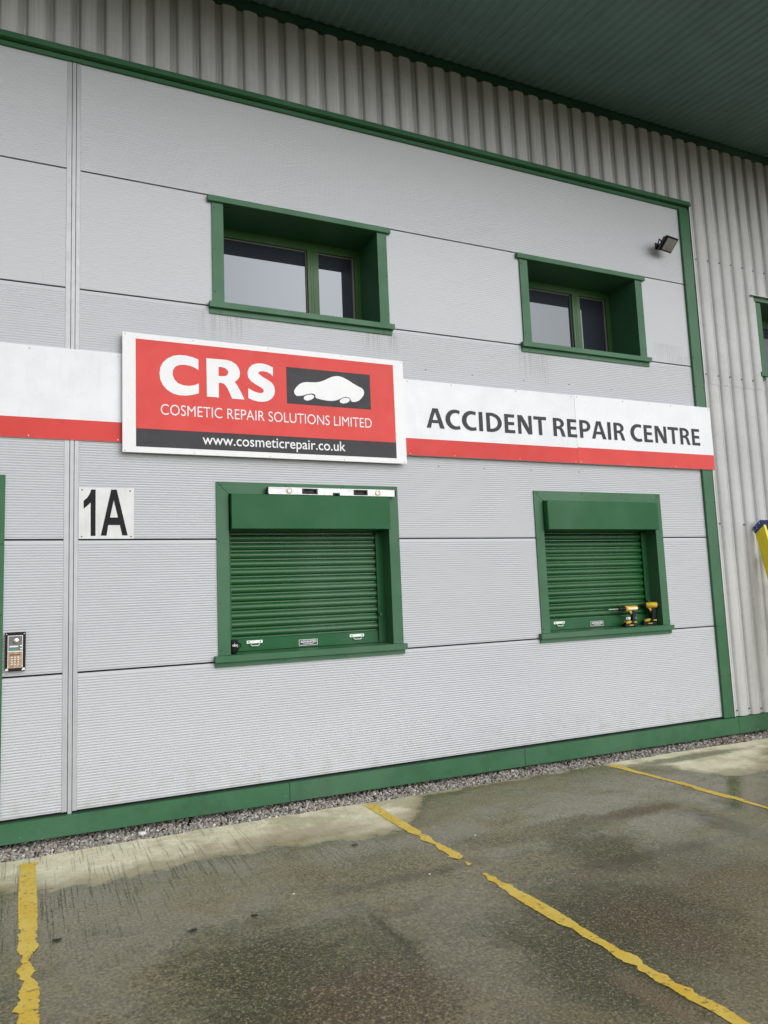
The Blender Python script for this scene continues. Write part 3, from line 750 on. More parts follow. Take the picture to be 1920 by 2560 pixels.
# ------------------------------------------------------------------ signs
def arc(cx, cz, rx, rz, a0, a1, n=10):
    return [(cx + rx * math.cos(R(a0 + (a1 - a0) * k / n)), cz + rz * math.sin(R(a0 + (a1 - a0) * k / n))) for k in range(n + 1)]
def glyphs():
    s = .215; h = .155                                   # stem and bar, cap height = 1
    G = {}
    G['I'] = (.215 + .2, [[(.1, 0), (.315, 0), (.315, 1), (.1, 1)]])
    G['E'] = (.78, [[(.1, 0), (.70, 0), (.70, .17), (.31, .17), (.31, .425), (.66, .425), (.66, .59), (.31, .59), (.31, .83), (.685, .83), (.685, 1), (.1, 1)]])
    G['T'] = (.80, [[(.295, 0), (.505, 0), (.505, .825), (.785, .825), (.785, 1), (.015, 1), (.015, .825), (.295, .825)]])
    G['N'] = (1.03, [[(.1, 0), (.295, 0), (.295, .40), (.285, .72), (.41, .46), (.69, 0), (.93, 0), (.93, 1), (.735, 1), (.735, .62), (.745, .32), (.63, .565), (.36, 1), (.1, 1)]])
    G['A'] = (.97, [[(.005, 0), (.225, 0), (.295, .255), (.645, .255), (.72, 0), (.955, 0), (.635, 1), (.345, 1)], [(.33, .41), (.61, .41), (.48, .82)]])
    G['D'] = (1.04, [[(.1, 0), *arc(.37, .5, .61, .505, -90, 90, 18), (.1, .995)], [(.31, .165), (.31, .83), *arc(.37, .5, .385, .335, 90, -90, 14)]])
    G['P'] = (.86, [[(.1, 0), (.31, 0), (.31, .35), *arc(.42, .675, .385, .325, -90, 90, 12), (.1, 1)], [(.31, .51), (.31, .84), *arc(.405, .675, .19, .165, 90, -90, 10)]])
    G['R'] = (.88, [[(.1, 0), (.31, 0), (.31, .405), (.395, .405), (.475, .385), (.525, .31), (.62, 0), (.84, 0), (.73, .34), (.665, .445), (.60, .49), *arc(.42, .715, .36, .285, -35, 90, 10), (.1, 1)], [(.31, .56), (.31, .845), *arc(.40, .70, .17, .145, 90, -90, 10)]])
    o = arc(.56, .5, .52, .515, 48, 312, 24); i = arc(.575, .5, .30, .345, 300, 60, 18)
    G['C'] = (.89, [[(.845, .965), (.78, .99), *arc(.58, .5, .53, .515, 80, 280, 22), (.78, .012), (.845, .035), (.805, .2), (.75, .178), *arc(.62, .5, .32, .34, 285, 75, 18), (.75, .825), (.81, .795)]])
    G[' '] = (.30, [])
    return G
def bold_lettering(parent, body, x0, x1, zb, zt, y):
    G = glyphs(); tot = sum(G[c][0] for c in body); kx = (x1 - x0) / (tot - .1); kz = zt - zb; x = x0
    mb = MB()
    for c in body:
        adv, loops = G[c]
        if loops:
            vs = [(x + p[0] * kx, y, zb + p[1] * kz) for lp in loops for p in lp]; i = len(mb.v); mb.v += vs
            for t in tessellate_polygon([[Vector((p[0], p[1], 0)) for p in lp] for lp in loops]): mb.f.append(tuple(i + k for k in t)); mb.mi.append(0)
        x += adv * kx
    return mb.build('lettering', M['char'], parent)
def rivets(parent, pts, y, r=.007, mat='rivet'):
    mb = MB()
    for x, z in pts: mb.cyl((x, y, z), (x, y - .003, z), r, r * .7, n=8)
    mb.build('rivets', M[mat], parent)['kind'] = 'stuff'
def board(parent, x0, x1, z0, z1, y0, y1, mat, name='board'):
    mb = MB(); mb.box(x0, x1, y1, y0, z0, z1); return mb.build(name, M[mat], parent, bevel=.0015)

s1 = empty('fascia_sign', (-.8, -.012, 3.135)); s1.location = (0, 0, 0)
tag(s1, 'blank white fascia board with a red lower band left of the big red sign', 'sign')
board(s1, -2.2, .46, 2.772, 3.498, -.004, -.016, 'white'); board(s1, -2.2, .46, 2.7725, 2.932, -.016, -.0175, 'red', 'red_band')
rivets(s1, [(x, z) for x in (-1.9, -1.2, -.6, -.25, .39) for z in (2.79, 3.475)], -.0175)

s2 = empty('fascia_sign', (0, 0, 0))
tag(s2, 'long white fascia sign reading ACCIDENT REPAIR CENTRE with a red lower band', 'sign')
board(s2, 2.88, 4.937, 2.775, 3.504, -.034, -.046, 'white'); board(s2, 4.938, 6.908, 2.775, 3.508, -.034, -.0465, 'white_b')
board(s2, 2.88, 4.937, 2.7755, 2.937, -.046, -.0475, 'red', 'red_band'); board(s2, 4.938, 6.908, 2.7755, 2.945, -.0465, -.048, 'red_b', 'red_band')
bold_lettering(s2, 'ACCIDENT REPAIR CENTRE', 3.155, 6.705, 3.048, 3.241, -.0486)
rivets(s2, [(x, z) for x in (2.97, 3.45, 4.2, 4.9, 4.97, 5.6, 6.3, 6.88) for z in (2.79, 3.485)], -.048)

s3 = empty('logo_sign', (0, 0, 0))
tag(s3, 'large red and black sign with white border, CRS letters and white car outline', 'sign')
Y3 = -.062
board(s3, .419, 2.923, 2.687, 3.668, -.048, Y3, 'print_white')
board(s3, .521, 2.819, 2.882, 3.620, Y3, Y3 - .0015, 'red_b', 'red_panel')
board(s3, .522, 2.819, 2.735, 2.882, Y3, Y3 - .0015, 'char', 'black_band')
board(s3, 1.778, 2.577, 3.176, 3.504, Y3 - .0015, Y3 - .0025, 'char', 'car_panel')
Yp = Y3 - .0034
C_ = [(1.019, 3.493), (0.97, 3.509), (0.92, 3.517), (0.863, 3.516), (0.814, 3.504), (0.767, 3.476), (0.733, 3.440), (0.712, 3.397), (0.705, 3.348), (0.711, 3.297), (0.732, 3.249), (0.765, 3.213), (0.811, 3.187), (0.86, 3.176), (0.916, 3.177), (0.966, 3.187), (1.02, 3.205), (1.021, 3.288), (0.98, 3.270), (0.942, 3.261), (0.898, 3.262), (0.855, 3.275), (0.824, 3.304), (0.809, 3.345), (0.813, 3.384), (0.832, 3.415), (0.863, 3.431), (0.906, 3.437), (0.95, 3.433), (0.988, 3.42), (1.019, 3.403)]
R_ = [(1.085, 3.511), (1.188, 3.513), (1.253, 3.513), (1.299, 3.504), (1.335, 3.483), (1.358, 3.452), (1.368, 3.412), (1.363, 3.376), (1.346, 3.348), (1.322, 3.329), (1.345, 3.296), (1.374, 3.241), (1.403, 3.181), (1.297, 3.181), (1.275, 3.233), (1.253, 3.278), (1.23, 3.303), (1.208, 3.309), (1.186, 3.309), (1.185, 3.182), (1.086, 3.183)]
Rh = [(1.186, 3.447), (1.219, 3.446), (1.245, 3.439), (1.262, 3.424), (1.268, 3.406), (1.263, 3.387), (1.248, 3.373), (1.218, 3.368), (1.185, 3.368)]
S_ = [(1.658, 3.485), (1.616, 3.503), (1.568, 3.512), (1.524, 3.510), (1.479, 3.494), (1.448, 3.464), (1.433, 3.421), (1.438, 3.378), (1.463, 3.346), (1.503, 3.322), (1.543, 3.302), (1.568, 3.284), (1.573, 3.266), (1.562, 3.252), (1.535, 3.248), (1.501, 3.254), (1.468, 3.267), (1.437, 3.283), (1.436, 3.197), (1.473, 3.182), (1.52, 3.173), (1.56, 3.173), (1.601, 3.182), (1.64, 3.206), (1.665, 3.242), (1.672, 3.279), (1.666, 3.317), (1.646, 3.347), (1.613, 3.370), (1.572, 3.390), (1.542, 3.408), (1.528, 3.420), (1.529, 3.431), (1.544, 3.441), (1.573, 3.445), (1.607, 3.439), (1.635, 3.426), (1.657, 3.408)]
for lp in ([C_], [R_, Rh], [S_]): flat('letter', lp, Yp, M['print_white'], s3)
CAR = [(1.845, 3.286), (1.849, 3.302), (1.866, 3.328), (1.892, 3.355), (1.923, 3.373), (1.962, 3.382), (2.007, 3.384), (2.047, 3.387), (2.087, 3.395), (2.127, 3.411), (2.168, 3.433), (2.204, 3.451), (2.239, 3.461), (2.274, 3.463), (2.314, 3.454), (2.361, 3.434), (2.407, 3.408), (2.454, 3.386), (2.492, 3.371), (2.509, 3.354), (2.514, 3.331), (2.507, 3.305), (2.485, 3.276), (2.46, 3.252), (2.424, 3.237), (2.391, 3.235), (2.382, 3.245), (2.375, 3.264), (2.36, 3.274), (2.331, 3.277), (2.302, 3.268), (2.266, 3.249), (2.231, 3.236), (2.196, 3.229), (2.156, 3.228), (2.104, 3.233), (2.054, 3.241), (2.044, 3.248), (2.04, 3.269), (2.027, 3.281), (2.004, 3.282), (1.97, 3.274), (1.931, 3.260), (1.897, 3.251), (1.866, 3.251), (1.85, 3.265)]
flat('car_outline', [CAR], Yp, M['print_white'], s3)
for WH in ([(1.93, 3.236), (1.942, 3.253), (1.97, 3.266), (2.001, 3.272), (2.023, 3.267), (2.03, 3.256), (2.022, 3.24), (1.997, 3.223), (1.965, 3.214), (1.94, 3.219)], [(2.27, 3.231), (2.281, 3.249), (2.307, 3.264), (2.34, 3.27), (2.366, 3.264), (2.371, 3.252), (2.362, 3.236), (2.338, 3.221), (2.305, 3.213), (2.279, 3.218)]):
    flat('car_wheel', [WH], Yp, M['print_white'], s3)
text_part('lettering', 'COSMETIC REPAIR SOLUTIONS LIMITED', .713, 2.578, 3.006, 3.092, Yp, M['print_white'], s3, -.005, 'E')
text_part('lettering', 'www.cosmeticrepair.co.uk', 1.045, 2.312, 2.777, 2.864, Yp, M['print_white'], s3, .006, 'k')
rivets(s3, [(x, z) for x in (.44, .98, 1.62, 2.3, 2.90) for z in (2.70, 3.652)], Y3)

s4 = empty('number_plate', (0, 0, 0)); tag(s4, 'square white plate with black unit number 1A beside the grey seam strip', 'sign')
board(s4, .104, .511, 2.004, 2.405, -.007, -.012, 'plate')
ONE = [(.195, 2.389), (.227, 2.389), (.227, 2.027), (.192, 2.027), (.191, 2.287), (.174, 2.268), (.141, 2.237), (.140, 2.299), (.168, 2.326), (.186, 2.359)]
AA = [(.341, 2.391), (.382, 2.392), (.463, 2.031), (.423, 2.030), (.405, 2.112), (.320, 2.112), (.307, 2.029), (.265, 2.029)]
AH = [(.360, 2.308), (.391, 2.172), (.332, 2.171)]
flat('digit', [ONE], -.0135, M['black_print'], s4); flat('letter', [AA, AH], -.0135, M['black_print'], s4)
rivets(s4, [(.129, 2.384), (.482, 2.384), (.128, 2.022), (.488, 2.022)], -.012, .006, 'screw')

# ------------------------------------------------------------------ door-entry keypad
kp = empty('entry_keypad', (0, 0, 0)); tag(kp, 'black framed door entry intercom with round speaker and worn bronze keypad', 'intercom')
mb = MB(); mb.box(-.384, -.249, -.040, -.003, 1.044, 1.323); mb.build('housing', M['black'], kp, bevel=.004)
mb = MB(); mb.box(-.366, -.268, -.044, -.0402, 1.068, 1.300); mb.build('bezel', M['steel'], kp)
mb = MB(); mb.box(-.362, -.272, -.046, -.0442, 1.190, 1.296); mb.build('speaker_panel', M['grey'], kp)
mb = MB(); mb.box(-.362, -.272, -.046, -.0442, 1.070, 1.183); mb.build('keypad_panel', M['bronze'], kp)
mb = MB(); mb.lathe([(0, .009), (.012, .0085), (.021, .005), (.024, 0)], (-.313, -.046, 1.263), (0, -1, 0)); mb.build('speaker', M['steel'], kp, smooth=40)
mb = MB(); mb.box(-.355, -.297, -.0475, -.0462, 1.216, 1.227); mb.build('name_label', M['print_white'], kp)
mb = MB(); mb.box(-.355, -.297, -.0475, -.0462, 1.195, 1.208); mb.build('teal_label', M['teal'], kp)
first = None
for z in (1.224, 1.203):
    mb = MB(); mb.lathe([(0, .005), (.006, .004), (.009, 0)], (-.281, -.0462, z), (0, -1, 0), 10); mb.build('call_button', M['steel'], kp, smooth=40)
for r_ in range(4):
    for c_ in range(3):
        if first is None:
            mb = MB(); mb.box(-.006, .006, -.0035, 0, -.005, .005); first = mb.build('key', M['steel'], kp, bevel=.001); k_ = first
        else: k_ = first.copy(); col.objects.link(k_); k_.parent = kp
        k_.location = (-.338 + c_ * .021, -.0462, 1.145 - r_ * .017)
mb = MB(); mb.box(-.350, -.285, -.0475, -.0462, 1.158, 1.165); mb.build('text_line', M['char'], kp)
rivets(kp, [(-.374, 1.311), (-.259, 1.311)], -.040, .005, 'steel')
mb = MB()
for x in (-.372, -.262): mb.prism([(x - .012, 1.048), (x + .012, 1.050), (x + .008, 1.068), (x - .006, 1.064)], -.042, -.0402, 'y')
mb.build('bare_corner', M['steel'], kp)

# ------------------------------------------------------------------ floodlight on the wall
fl = empty('floodlight', (0, 0, 0)); tag(fl, 'small black floodlight with pale square lens high on the wall by the corner trim', 'floodlight')
fc_ = Vector((6.357, -.172, 5.354))
Mx = Matrix.Translation(fc_) @ Matrix.Rotation(R(8), 4, 'Z') @ Matrix.Rotation(R(45), 4, 'X')
mb = MB()
mb.box(-.098, .098, -.010, .010, -.085, .085, Mx)
mb.build('bezel', M['black'], fl, bevel=.004)
mb = MB(); i = 0
pts_f = [(-.098, -.085), (.098, -.085), (.098, .085), (-.098, .085)]; pts_b = [(-.07, -.055), (.07, -.055), (.07, .055), (-.07, .055)]
for k in range(4):
    j = (k + 1) % 4
    mb.quad(*[tuple(Mx @ Vector(q)) for q in ((pts_f[k][0], .011, pts_f[k][1]), (pts_f[j][0], .011, pts_f[j][1]), (pts_b[j][0], .062, pts_b[j][1]), (pts_b[k][0], .062, pts_b[k][1]))])
mb.quad(*[tuple(Mx @ Vector((q[0], .062, q[1]))) for q in pts_b])
for k in range(5): mb.box(-.06 + k * .028, -.055 + k * .028, .062, .078, -.05, .05, Mx)
mb.build('housing', M['black'], fl)
mb = MB(); mb.box(-.082, .082, -.0125, -.0102, -.068, .066, Mx); mb.build('lens', M['lens'], fl)
mb = MB(); mb.prism([(-.05, -.045), (.05, -.045), (.014, .0), (-.014, .0)], -.0145, -.0127, 'y', Mx); mb.build('reflector', M['steel'], fl)
mb = MB(); mb.box(6.315, 6.385, -.008, -.003, 5.365, 5.445)
mb.cyl((6.35, -.008, 5.405), (6.352, -.105, 5.375), .016, n=10)
for s in (-.104, .104):
    a = Mx @ Vector((s, .03, 0)); mb.tube([(6.35 + s * .5, -.06, 5.39), tuple(Mx @ Vector((s, .075, .01))), tuple(a)], .007)
mb.build('bracket', M['black'], fl)

# ------------------------------------------------------------------ spirit level on the left hood
lv = empty('spirit_level', (0, 0, 0)); tag(lv, 'aluminium spirit level with black hand holes lying along the left shutter hood', 'spirit level')
x0, x1, za, zb, y0, y1 = 1.594, 2.780, 2.3765, 2.437, -.066, -.042
def fx(px): return x0 + (px - 145) / 1405 * (x1 - x0)
mb = MB()
holes = [(fx(505), fx(662)), (fx(1077), fx(1225))]; nt_ = (fx(833), fx(915))
cuts = sorted([x0, x1, *[v for h in holes for v in h], *nt_])
zl, zh = za + .010, zb - .010
for a, b_ in zip(cuts, cuts[1:]):
    mid = (a + b_) / 2
    mb.box(a, b_, y0 - .001, y1, zh, zb)
    if any(h[0] < mid < h[1] for h in holes): mb.box(a, b_, y0 - .001, y1, za, zl)
    elif nt_[0] < mid < nt_[1]: mb.box(a, b_, y0 + .002, y1 - .002, za + .024, zh)
    else: mb.box(a, b_, y0 - .001, y1, za, zl); mb.box(a, b_, y0 + .002, y1 - .002, zl, zh)
mb.build('body', M['alu'], lv)
for h in holes:
    mb = MB(); mb.box(h[0] - .004, h[1] + .004, y0 - .004, y1 + .002, zl - .004, zl + .004); mb.box(h[0] - .004, h[1] + .004, y0 - .004, y1 + .002, zh - .004, zh + .004)
    mb.box(h[0] - .004, h[0] + .012, y0 - .004, y1 + .002, zl + .004, zh - .004); mb.box(h[1] - .012, h[1] + .004, y0 - .004, y1 + .002, zl + .004, zh - .004); mb.box(h[0] + .012, h[1] - .012, y1 - .006, y1, zl + .004, zh - .004)
    mb.build('hand_grip', M['black'], lv)
for px in (365, 1350):
    mb = MB(); mb.lathe([(.025, -.001), (.025, .006), (.017, .007), (.016, .003)], (fx(px), y0, (za + zb) / 2), (0, -1, 0), 20); r_ = mb.build('vial_ring', M['brass'], lv, smooth=40)
    mb = MB(); mb.cyl((fx(px), y0 - .001, (za + zb) / 2), (fx(px), y0 - .003, (za + zb) / 2), .016, n=16); mb.build('vial', M['badge'], r_)
for s, e in ((x0, -1), (x1, 1)):
    mb = MB(); mb.box(min(s, s + e * .014), max(s, s + e * .014), y0 - .002, y1 + .001, za - .0005, zb + .001); mb.build('end_cap', M['black'], lv, bevel=.004)
mb = MB(); mb.prism([(nt_[0], za), (nt_[0] + .010, za + .023), (nt_[1] - .010, za + .023), (nt_[1], za), (nt_[1] - .012, za), (nt_[1] - .018, za + .014), (nt_[0] + .018, za + .014), (nt_[0] + .012, za)], y0 - .002, y1, 'y'); mb.build('centre_window', M['shutter'], lv)

# ------------------------------------------------------------------ mug on the left sill
mg = empty('mug', (0, 0, 0)); tag(mg, 'black mug with white lettering standing on the left shutter sill', 'mug')
mc = Vector((1.300, .062, 1.0595))
mb = MB(); mb.lathe([(0, .0), (.030, 0), (.034, .004), (.0395, .022), (.0400, .105), (.0375, .1065), (.0355, .104), (.035, .010), (0, .008)], mc, (0, 0, 1), 28); mb.build('cup', M['black'], mg, smooth=40)
mb = MB(); hd = Vector((.90, .30, 0)).normalized()
pth = [mc + hd * (.038 + .034 * math.sin(t) ** .8) + Vector((0, 0, .028 + .058 * (1 - t / math.pi))) for t in [math.pi * k / 10 for k in range(11)]]
mb.tube([tuple(p) for p in pth], .0052); mb.build('handle', M['black'], mg, smooth=50)
t_ = text_part('lettering', 'elog', 0, .05, 0, .024, 0, M['print_white'], mg, .02, 'l')
for v in t_.data.vertices:                                # wrap the print round the cup
    a = R(-90 - 22) + v.co.x / .0405; v.co = (mc.x + .0408 * math.cos(a), mc.y + .0408 * math.sin(a), mc.z + .056 + v.co.z)

# ------------------------------------------------------------------ cordless drills on the right sill
def drill(name_loc, rz, label, stub, scl):
    d = empty('cordless_drill', name_loc); d.rotation_euler = (0, 0, rz); d.scale = scl; tag(d, label, 'drill', 'cordless drills on the right sill')
    h = .205                                               # axis height
    mb = MB(); mb.lathe([(.0, -.080), (.020, -.079), (.028, -.070), (.031, -.05), (.031, .0), (.029, .03), (.033, .036), (.033, .060), (.028, .066)] if not stub else [(.0, -.075), (.024, -.073), (.031, -.06), (.032, .0), (.029, .035), (.024, .045)], (0, 0, h), (-1, 0, 0), 18)
    body = mb.build('motor_body', M['yellow'], d, smooth=35)
    mb = MB(); mb.box(-.05, .052, -.0325, -.030, h - .012, h + .012); mb.build('side_label', M['handle'], body) if not stub else None
    mb = MB(); mb.lathe([(.031, .0), (.032, .014), (.032, .004)], (.075 if not stub else .07, 0, h), (-1, 0, 0), 16); mb.build('rear_cap', M['black'], d, smooth=35)
    L = .075 if not stub else .03
    mb = MB(); mb.lathe([(.027, .062), (.027, .062 + L * .45), (.0235, .062 + L * .5), (.0235, .062 + L * .9), (.014, .064 + L), (0, .064 + L)] if not stub else [(.023, .044), (.020, .07), (.012, .082), (0, .082)], (0, 0, h), (-1, 0, 0), 16)
    mb.build('chuck', M['black'], d, smooth=35)
    if not stub:
        mb = MB(); mb.lathe([(.010, .132), (.012, .142), (.006, .152), (.0035, .156), (.003, .235), (0, .246)], (0, 0, h), (-1, 0, 0), 10); mb.build('drill_bit', M['steel'], d, smooth=35)
    mb = MB()
    mb.prism([(-.004, h - .026), (.040, h - .026), (.044, h - .06), (.040, h - .135), (-.004, h - .140), (.004, h - .075), (.0, h - .05)], -.017, .017, 'y'); mb.build('grip', M['black'], d, bevel=.006, smooth=40)
    mb = MB(); mb.prism([(-.035, h - .024), (.01, h - .024), (.006, h - .058), (-.006, h - .066), (-.020, h - .040)], -.013, .013, 'y'); mb.build('trigger_guard', M['yellow'], d, bevel=.004)
    mb = MB(); mb.prism([(-.022, h - .05), (-.008, h - .046), (.002, h - .078), (-.010, h - .078)], -.008, .008, 'y'); mb.build('trigger', M['black'], d)
    mb = MB(); mb.prism([(-.080, .034), (-.074, .048), (-.02, .070), (.036, .070), (.040, .055), (.036, .034)], -.026, .026, 'y'); mb.build('foot', M['black'], d, bevel=.006, smooth=40)
    mb = MB(); mb.prism([(-.078, .036), (-.070, .053), (-.030, .068), (-.012, .060), (-.030, .036)], -.0285, .0285, 'y'); mb.build('foot_cover', M['yellow'], d, bevel=.004)
    mb = MB(); mb.prism([(.006, .040), (.012, .056), (.038, .058), (.041, .040)], -.0285, .0285, 'y'); mb.build('battery_release', M['yellow'], d, bevel=.003)
    mb = MB(); mb.prism([(-.090, .004), (-.087, .034), (.034, .034), (.037, .004), (.031, 0), (-.084, 0)], -.031, .031, 'y'); bt = mb.build('battery', M['black'], d, bevel=.005, smooth=40)
    mb = MB(); mb.box(-.045, -.005, -.0325, -.0312, .012, .022); mb.build('battery_label', M['yellow'], bt)
    return d
drill((5.578, .052, 1.0555), R(-3), 'cordless drill with a long bit pointing along the sill', False, (1.22, 1.05, .93))
drill((5.885, .078, 1.0575), R(-24), 'stubby cordless driver without a bit turned towards the reveal', True, (1.16, 1.12, 1.03))

# ------------------------------------------------------------------ stepladder leaning on the corrugated wall
ld = empty('stepladder', (0, 0, 0)); tag(ld, 'yellow fibreglass stepladder with blue top cap leaning folded against the corrugated wall', 'ladder')
LX, LW = 7.45, .50
axis = Vector((0, -.203, -1.0)).normalized()              # downwards along the ladder
outw = Vector((0, -.80, .56)).normalized()
P0 = Vector((0, -.066, 2.037)); P1 = Vector((0, -.192, 2.128))
low = 2.262
def rail(xa, xb, a, b_, top, length, mat='ladder'):
    mb = MB()
    def P(x, p, t): q = p + axis * t; return (x, q.y, q.z)
    def bar(xa, xb, pa, pb):
        i = len(mb.v); mb.v += [P(x, p, t) for t in (top, length) for x, p in ((xa, pa), (xb, pa), (xb, pb), (xa, pb))]
        for f in ((0,1,2,3),(7,6,5,4),(0,4,5,1),(1,5,6,2),(2,6,7,3),(3,7,4,0)): mb.f.append(tuple(i + k for k in f)); mb.mi.append(0)
    pa, pb = P0.lerp(P1, a), P0.lerp(P1, b_); s = 1 if xb > xa else -1; t = .003
    bar(xa, xa + s * t, pa, pb)
    bar(xa + s * t, xb, pa, P0.lerp(P1, a + .02)); bar(xa + s * t, xb, P0.lerp(P1, b_ - .02), pb)
    bar(xa - s * .004, xa, P0.lerp(P1, a + (b_ - a) * .52), P0.lerp(P1, a + (b_ - a) * .60)); bar(xa - s * .004, xa, pa, P0.lerp(P1, a + .07)); bar(xa - s * .004, xa, P0.lerp(P1, b_ - .07), pb)
    return mb.build('rail', M[mat], ld)
for xa, s in ((LX, 1), (LX + LW, -1)):
    rail(xa, xa + s * .03, .0, .98, .0, low)
    rail(xa + s * .035, xa + s * .06, -.22, .30, .25, low - .1)
mb = MB()
C0, C1, C2, C3 = (-.036, 2.098), (-.150, 2.187), (-.200, 2.134), (-.064, 2.034)
mb.prism([C0, C1, C2, C3], LX - .008, LX + .004, 'x'); mb.prism([C0, C1, C2, C3], LX + LW - .004, LX + LW + .008, 'x')
mb.prism([C0, C1, (-.155, 2.181), (-.041, 2.092)], LX + .004, LX + LW - .004, 'x'); mb.build('top_cap', M['blue'], ld)
mb = MB()
for f, g_ in ((.12, .28), (.45, .28), (.82, .32), (.4, .62), (.12, .62)):
    y = C0[0] + (C1[0] - C0[0]) * f + (C3[0] - C0[0]) * g_; z = C0[1] + (C1[1] - C0[1]) * f + (C3[1] - C0[1]) * g_
    mb.cyl((LX - .008, y, z), (LX - .011, y, z), .0065, n=8)
mb.build('rivets', M['steel'], ld)['kind'] = 'stuff'
for k in range(6):
    q = P0.lerp(P1, .5) + axis * (.30 + k * .33)
    mb = MB(); mb.box(LX + .003, LX + LW - .003, q.y - .04, q.y + .04, q.z - .012, q.z + .012); mb.build('step', M['alu'], ld)
mb = MB()
for k in range(6): pass
q = P0.lerp(P1, .55) + axis * .445
mb.quad((LX - .0045, q.y - .03, q.z - .05), (LX - .0045, q.y + .03, q.z - .05), (LX - .0045, q.y + .012, q.z + .05), (LX - .0045, q.y - .046, q.z + .05)); mb.build('warning_label', M['print_white'], ld)

# ------------------------------------------------------------------ painted bay lines
def paint(L, Rr, jit=.005, seed=1, fine_from=-9.0):
    """polygon between a left and a right outline (x, y), edges chewed a little"""
    rr = random.Random(seed)
    def chew(pts):
        out = []
        for (xa, ya), (xb, yb_) in zip(pts, pts[1:]):
            n = max(1, int(math.hypot(xb - xa, yb_ - ya) / .011))
            for k in range(n):
                t = k / n; w = jit if ya > fine_from else jit * 1.8
                if rr.random() < .06: w *= 2.6
                out.append((xa + (xb - xa) * t + rr.uniform(-w, w), ya + (yb_ - ya) * t + rr.uniform(-w, w) * .4))
        out.append(pts[-1]); return out
    return chew(L) + list(reversed(chew(Rr)))
def paint_mesh(mb, poly):
    i = len(mb.v); mb.v += [(x, y, gz(x, y) + .0028) for x, y in poly]
    for t in tessellate_polygon([[Vector((x, y, 0)) for x, y in poly]]): mb.f.append(tuple(i + k for k in t)); mb.mi.append(0)
LL = [(-.26, -.38), (-.262, -.66), (-.262, -1.01), (-.26, -1.25), (-.252, -1.5), (-.238, -1.56), (-.252, -1.58), (-.25, -1.69), (-.255, -1.77), (-.243, -1.84), (-.225, -1.86), (-.24, -1.92), (-.228, -1.96), (-.258, -2.03), (-.24, -2.07), (-.238, -2.11), (-.218, -2.14), (-.238, -2.24), (-.24, -2.28), (-.232, -2.32), (-.262, -2.41), (-.236, -2.44), (-.24, -2.51), (-.245, -2.9), (-.23, -3.3), (-.24, -4.2)]
LR = [(-.15, -.40), (-.168, -.47), (-.164, -.8), (-.16, -1.06), (-.16, -1.52), (-.158, -1.57), (-.172, -1.59), (-.16, -1.65), (-.17, -1.69), (-.155, -1.78), (-.185, -1.86), (-.202, -1.93), (-.188, -1.99), (-.174, -2.06), (-.19, -2.11), (-.164, -2.19), (-.155, -2.26), (-.158, -2.43), (-.158, -2.55), (-.15, -2.9), (-.165, -3.3), (-.15, -4.2)]
mb = MB(); paint_mesh(mb, paint(LL, LR, .002, 1, -1.2)); tag(mb.build('parking_line', M['line']), 'yellow bay line pinched to a narrow waist, beside the door end of the wall', 'parking line', 'yellow parking bay lines')
ML = [(2.25, -.335), (2.25, -.73), (2.25, -1.1), (2.258, -1.19), (2.282, -1.26), (2.252, -1.34), (2.262, -1.38), (2.285, -1.48), (2.262, -1.57), (2.272, -1.68), (2.25, -1.73), (2.275, -1.79)]
MR = [(2.35, -.345), (2.335, -.75), (2.34, -1.0), (2.335, -1.05), (2.342, -1.16), (2.315, -1.22), (2.342, -1.29), (2.318, -1.41), (2.332, -1.52), (2.34, -1.64), (2.342, -1.70), (2.336, -1.76), (2.30, -1.795)]
DOT = [(2.288, -1.86), (2.302, -1.855), (2.302, -1.88), (2.315, -1.905), (2.285, -1.925), (2.272, -1.92)]
NL = [(2.272, -2.09), (2.274, -2.13), (2.25, -2.19), (2.268, -2.24), (2.25, -2.30), (2.255, -2.36), (2.242, -2.43), (2.24, -2.54), (2.24, -2.63), (2.242, -2.78), (2.244, -2.88), (2.268, -2.94), (2.258, -3.0), (2.262, -3.1), (2.27, -3.16), (2.252, -3.26), (2.252, -3.33), (2.278, -3.38), (2.252, -3.41), (2.262, -3.45), (2.25, -3.52), (2.262, -3.57), (2.26, -3.69), (2.27, -3.78), (2.272, -3.85), (2.26, -4.2), (2.27, -4.9)]
NR = [(2.302, -2.072), (2.308, -2.11), (2.302, -2.13), (2.322, -2.17), (2.302, -2.21), (2.31, -2.28), (2.332, -2.30), (2.318, -2.37), (2.33, -2.48), (2.335, -2.63), (2.333, -2.78), (2.33, -2.86), (2.322, -2.91), (2.322, -3.02), (2.318, -3.09), (2.322, -3.16), (2.318, -3.23), (2.342, -3.31), (2.332, -3.35), (2.312, -3.38), (2.318, -3.47), (2.332, -3.50), (2.318, -3.54), (2.312, -3.57), (2.34, -3.64), (2.32, -3.66), (2.335, -3.75), (2.34, -3.80), (2.33, -3.88), (2.335, -4.3), (2.33, -4.9)]
mb = MB(); paint_mesh(mb, paint(ML, MR, .003, 2, -.9)); paint_mesh(mb, DOT); paint_mesh(mb, paint(NL, NR, .003, 3)); tag(mb.build('parking_line', M['line']), 'long yellow bay line with a worn away gap, below the left shutter', 'parking line', 'yellow parking bay lines')
QL = [(4.76, -.365), (4.785, -.49), (4.785, -.68), (4.805, -.81), (4.80, -.95), (4.812, -1.07), (4.806, -1.17), (4.818, -1.30), (4.79, -1.42), (4.79, -1.53), (4.785, -1.68), (4.815, -1.75), (4.80, -1.88), (4.80, -2.06), (4.79, -2.6), (4.80, -3.6)]
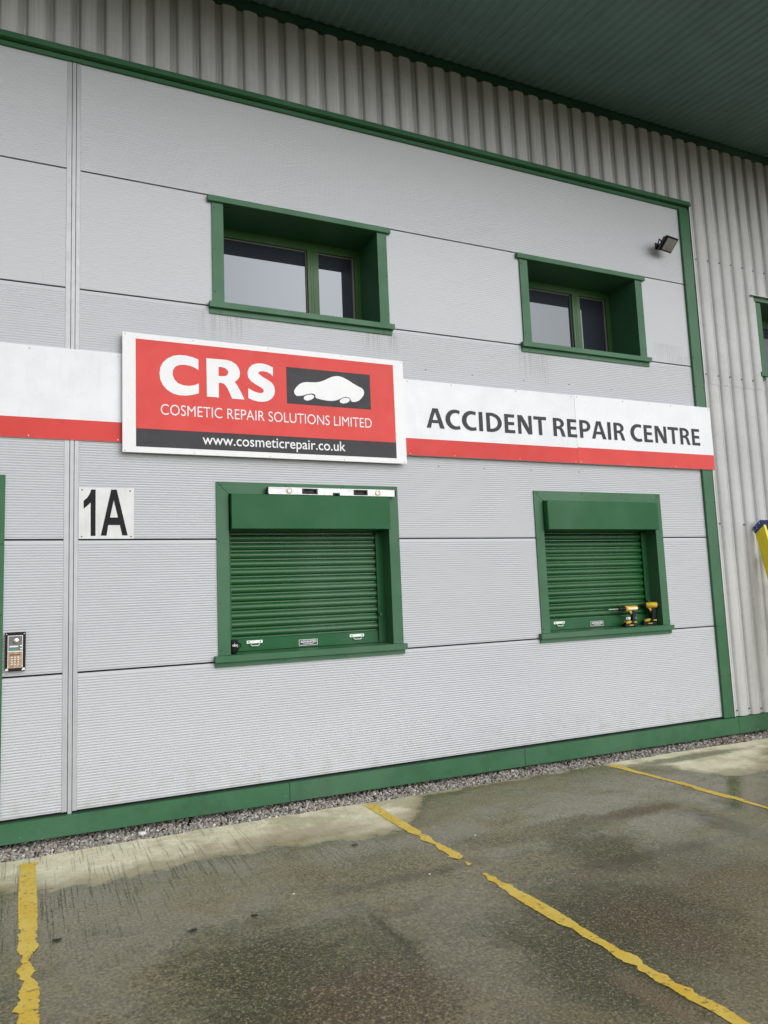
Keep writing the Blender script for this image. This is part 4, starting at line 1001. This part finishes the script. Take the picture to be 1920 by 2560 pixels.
QR = [(4.87, -.34), (4.868, -.5), (4.852, -.7), (4.862, -.87), (4.85, -.99), (4.865, -1.09), (4.885, -1.19), (4.862, -1.35), (4.862, -1.48), (4.865, -1.63), (4.878, -1.73), (4.85, -1.88), (4.835, -2.04), (4.86, -2.6), (4.85, -3.6)]
mb = MB(); paint_mesh(mb, paint(QL, QR, .003, 4)); tag(mb.build('parking_line', M['line']), 'thin yellow bay line starting by the gravel below the right shutter', 'parking line', 'yellow parking bay lines')

# ------------------------------------------------------------------ small litter
def pebble(name, x, y, s, mat, label, cat, squash=(1.5, .9, .6), group=None, rz=0.0):
    mb = MB(); rr = random.Random(int(x * 1000)); top = gz(x, y)
    for v in ico_v: mb.v.append(tuple(Matrix.Rotation(rz, 3, 'Z') @ (Vector((v.x * s * squash[0], v.y * s * squash[1], v.z * s * squash[2])) * rr.uniform(.85, 1.15)) + Vector((x, y, top + s * squash[2] * .7))))
    mb.f = list(ico_f); mb.mi = [0] * 20
    return tag(mb.build(name, M[mat]), label, cat, group)
pebble('stone', .55, -.165, .022, 'chip', 'bright white broken stone lying on the grey gravel under the wall', 'stone', (1.6, 1.0, .8))
LF = [(-.07, -1.76, 'leaf flake just right of the pinched yellow line'), (.57, -2.0, 'dark wet leaf lying alone on the open concrete'), (.9, -1.98, 'small dark leaf scrap right of the lone wet leaf'), (1.81, -1.2, 'dark leaf near the pale strip of concrete')]
for k, (x, y, lb) in enumerate(LF):
    mb = MB(); rr = random.Random(k); n = 9; a0 = rr.uniform(0, 6); ring = []
    for j in range(n):
        a = a0 + 2 * math.pi * j / n; q = rr.uniform(.7, 1.1)
        ring.append((x + .032 * q * math.cos(a) * (.7 if k == 2 else 1), y + .017 * q * math.sin(a)))
    c = (x, y, gz(x, y) + .009)
    for j in range(n):
        p, q = ring[j], ring[(j + 1) % n]
        mb.quad(c, (*p, gz(*p) + .004 + .003 * (j % 2)), (*q, gz(*q) + .004 + .003 * ((j + 1) % 2)))
    tag(mb.build('leaf', M['leaf']), lb, 'leaf', 'fallen leaves on the yard')
for k, (x, y) in enumerate([(1.18, -1.8), (2.0, -1.93), (2.62, -1.45)]):
    pebble('stone', x, y, .006, 'chip', ['tiny white stone on the open concrete left of the line gap', 'tiny white stone beside the gap in the long yellow line', 'tiny white stone on the concrete right of the long yellow line'][k], 'stone', (1.4, 1, .7), 'white chips on the yard')
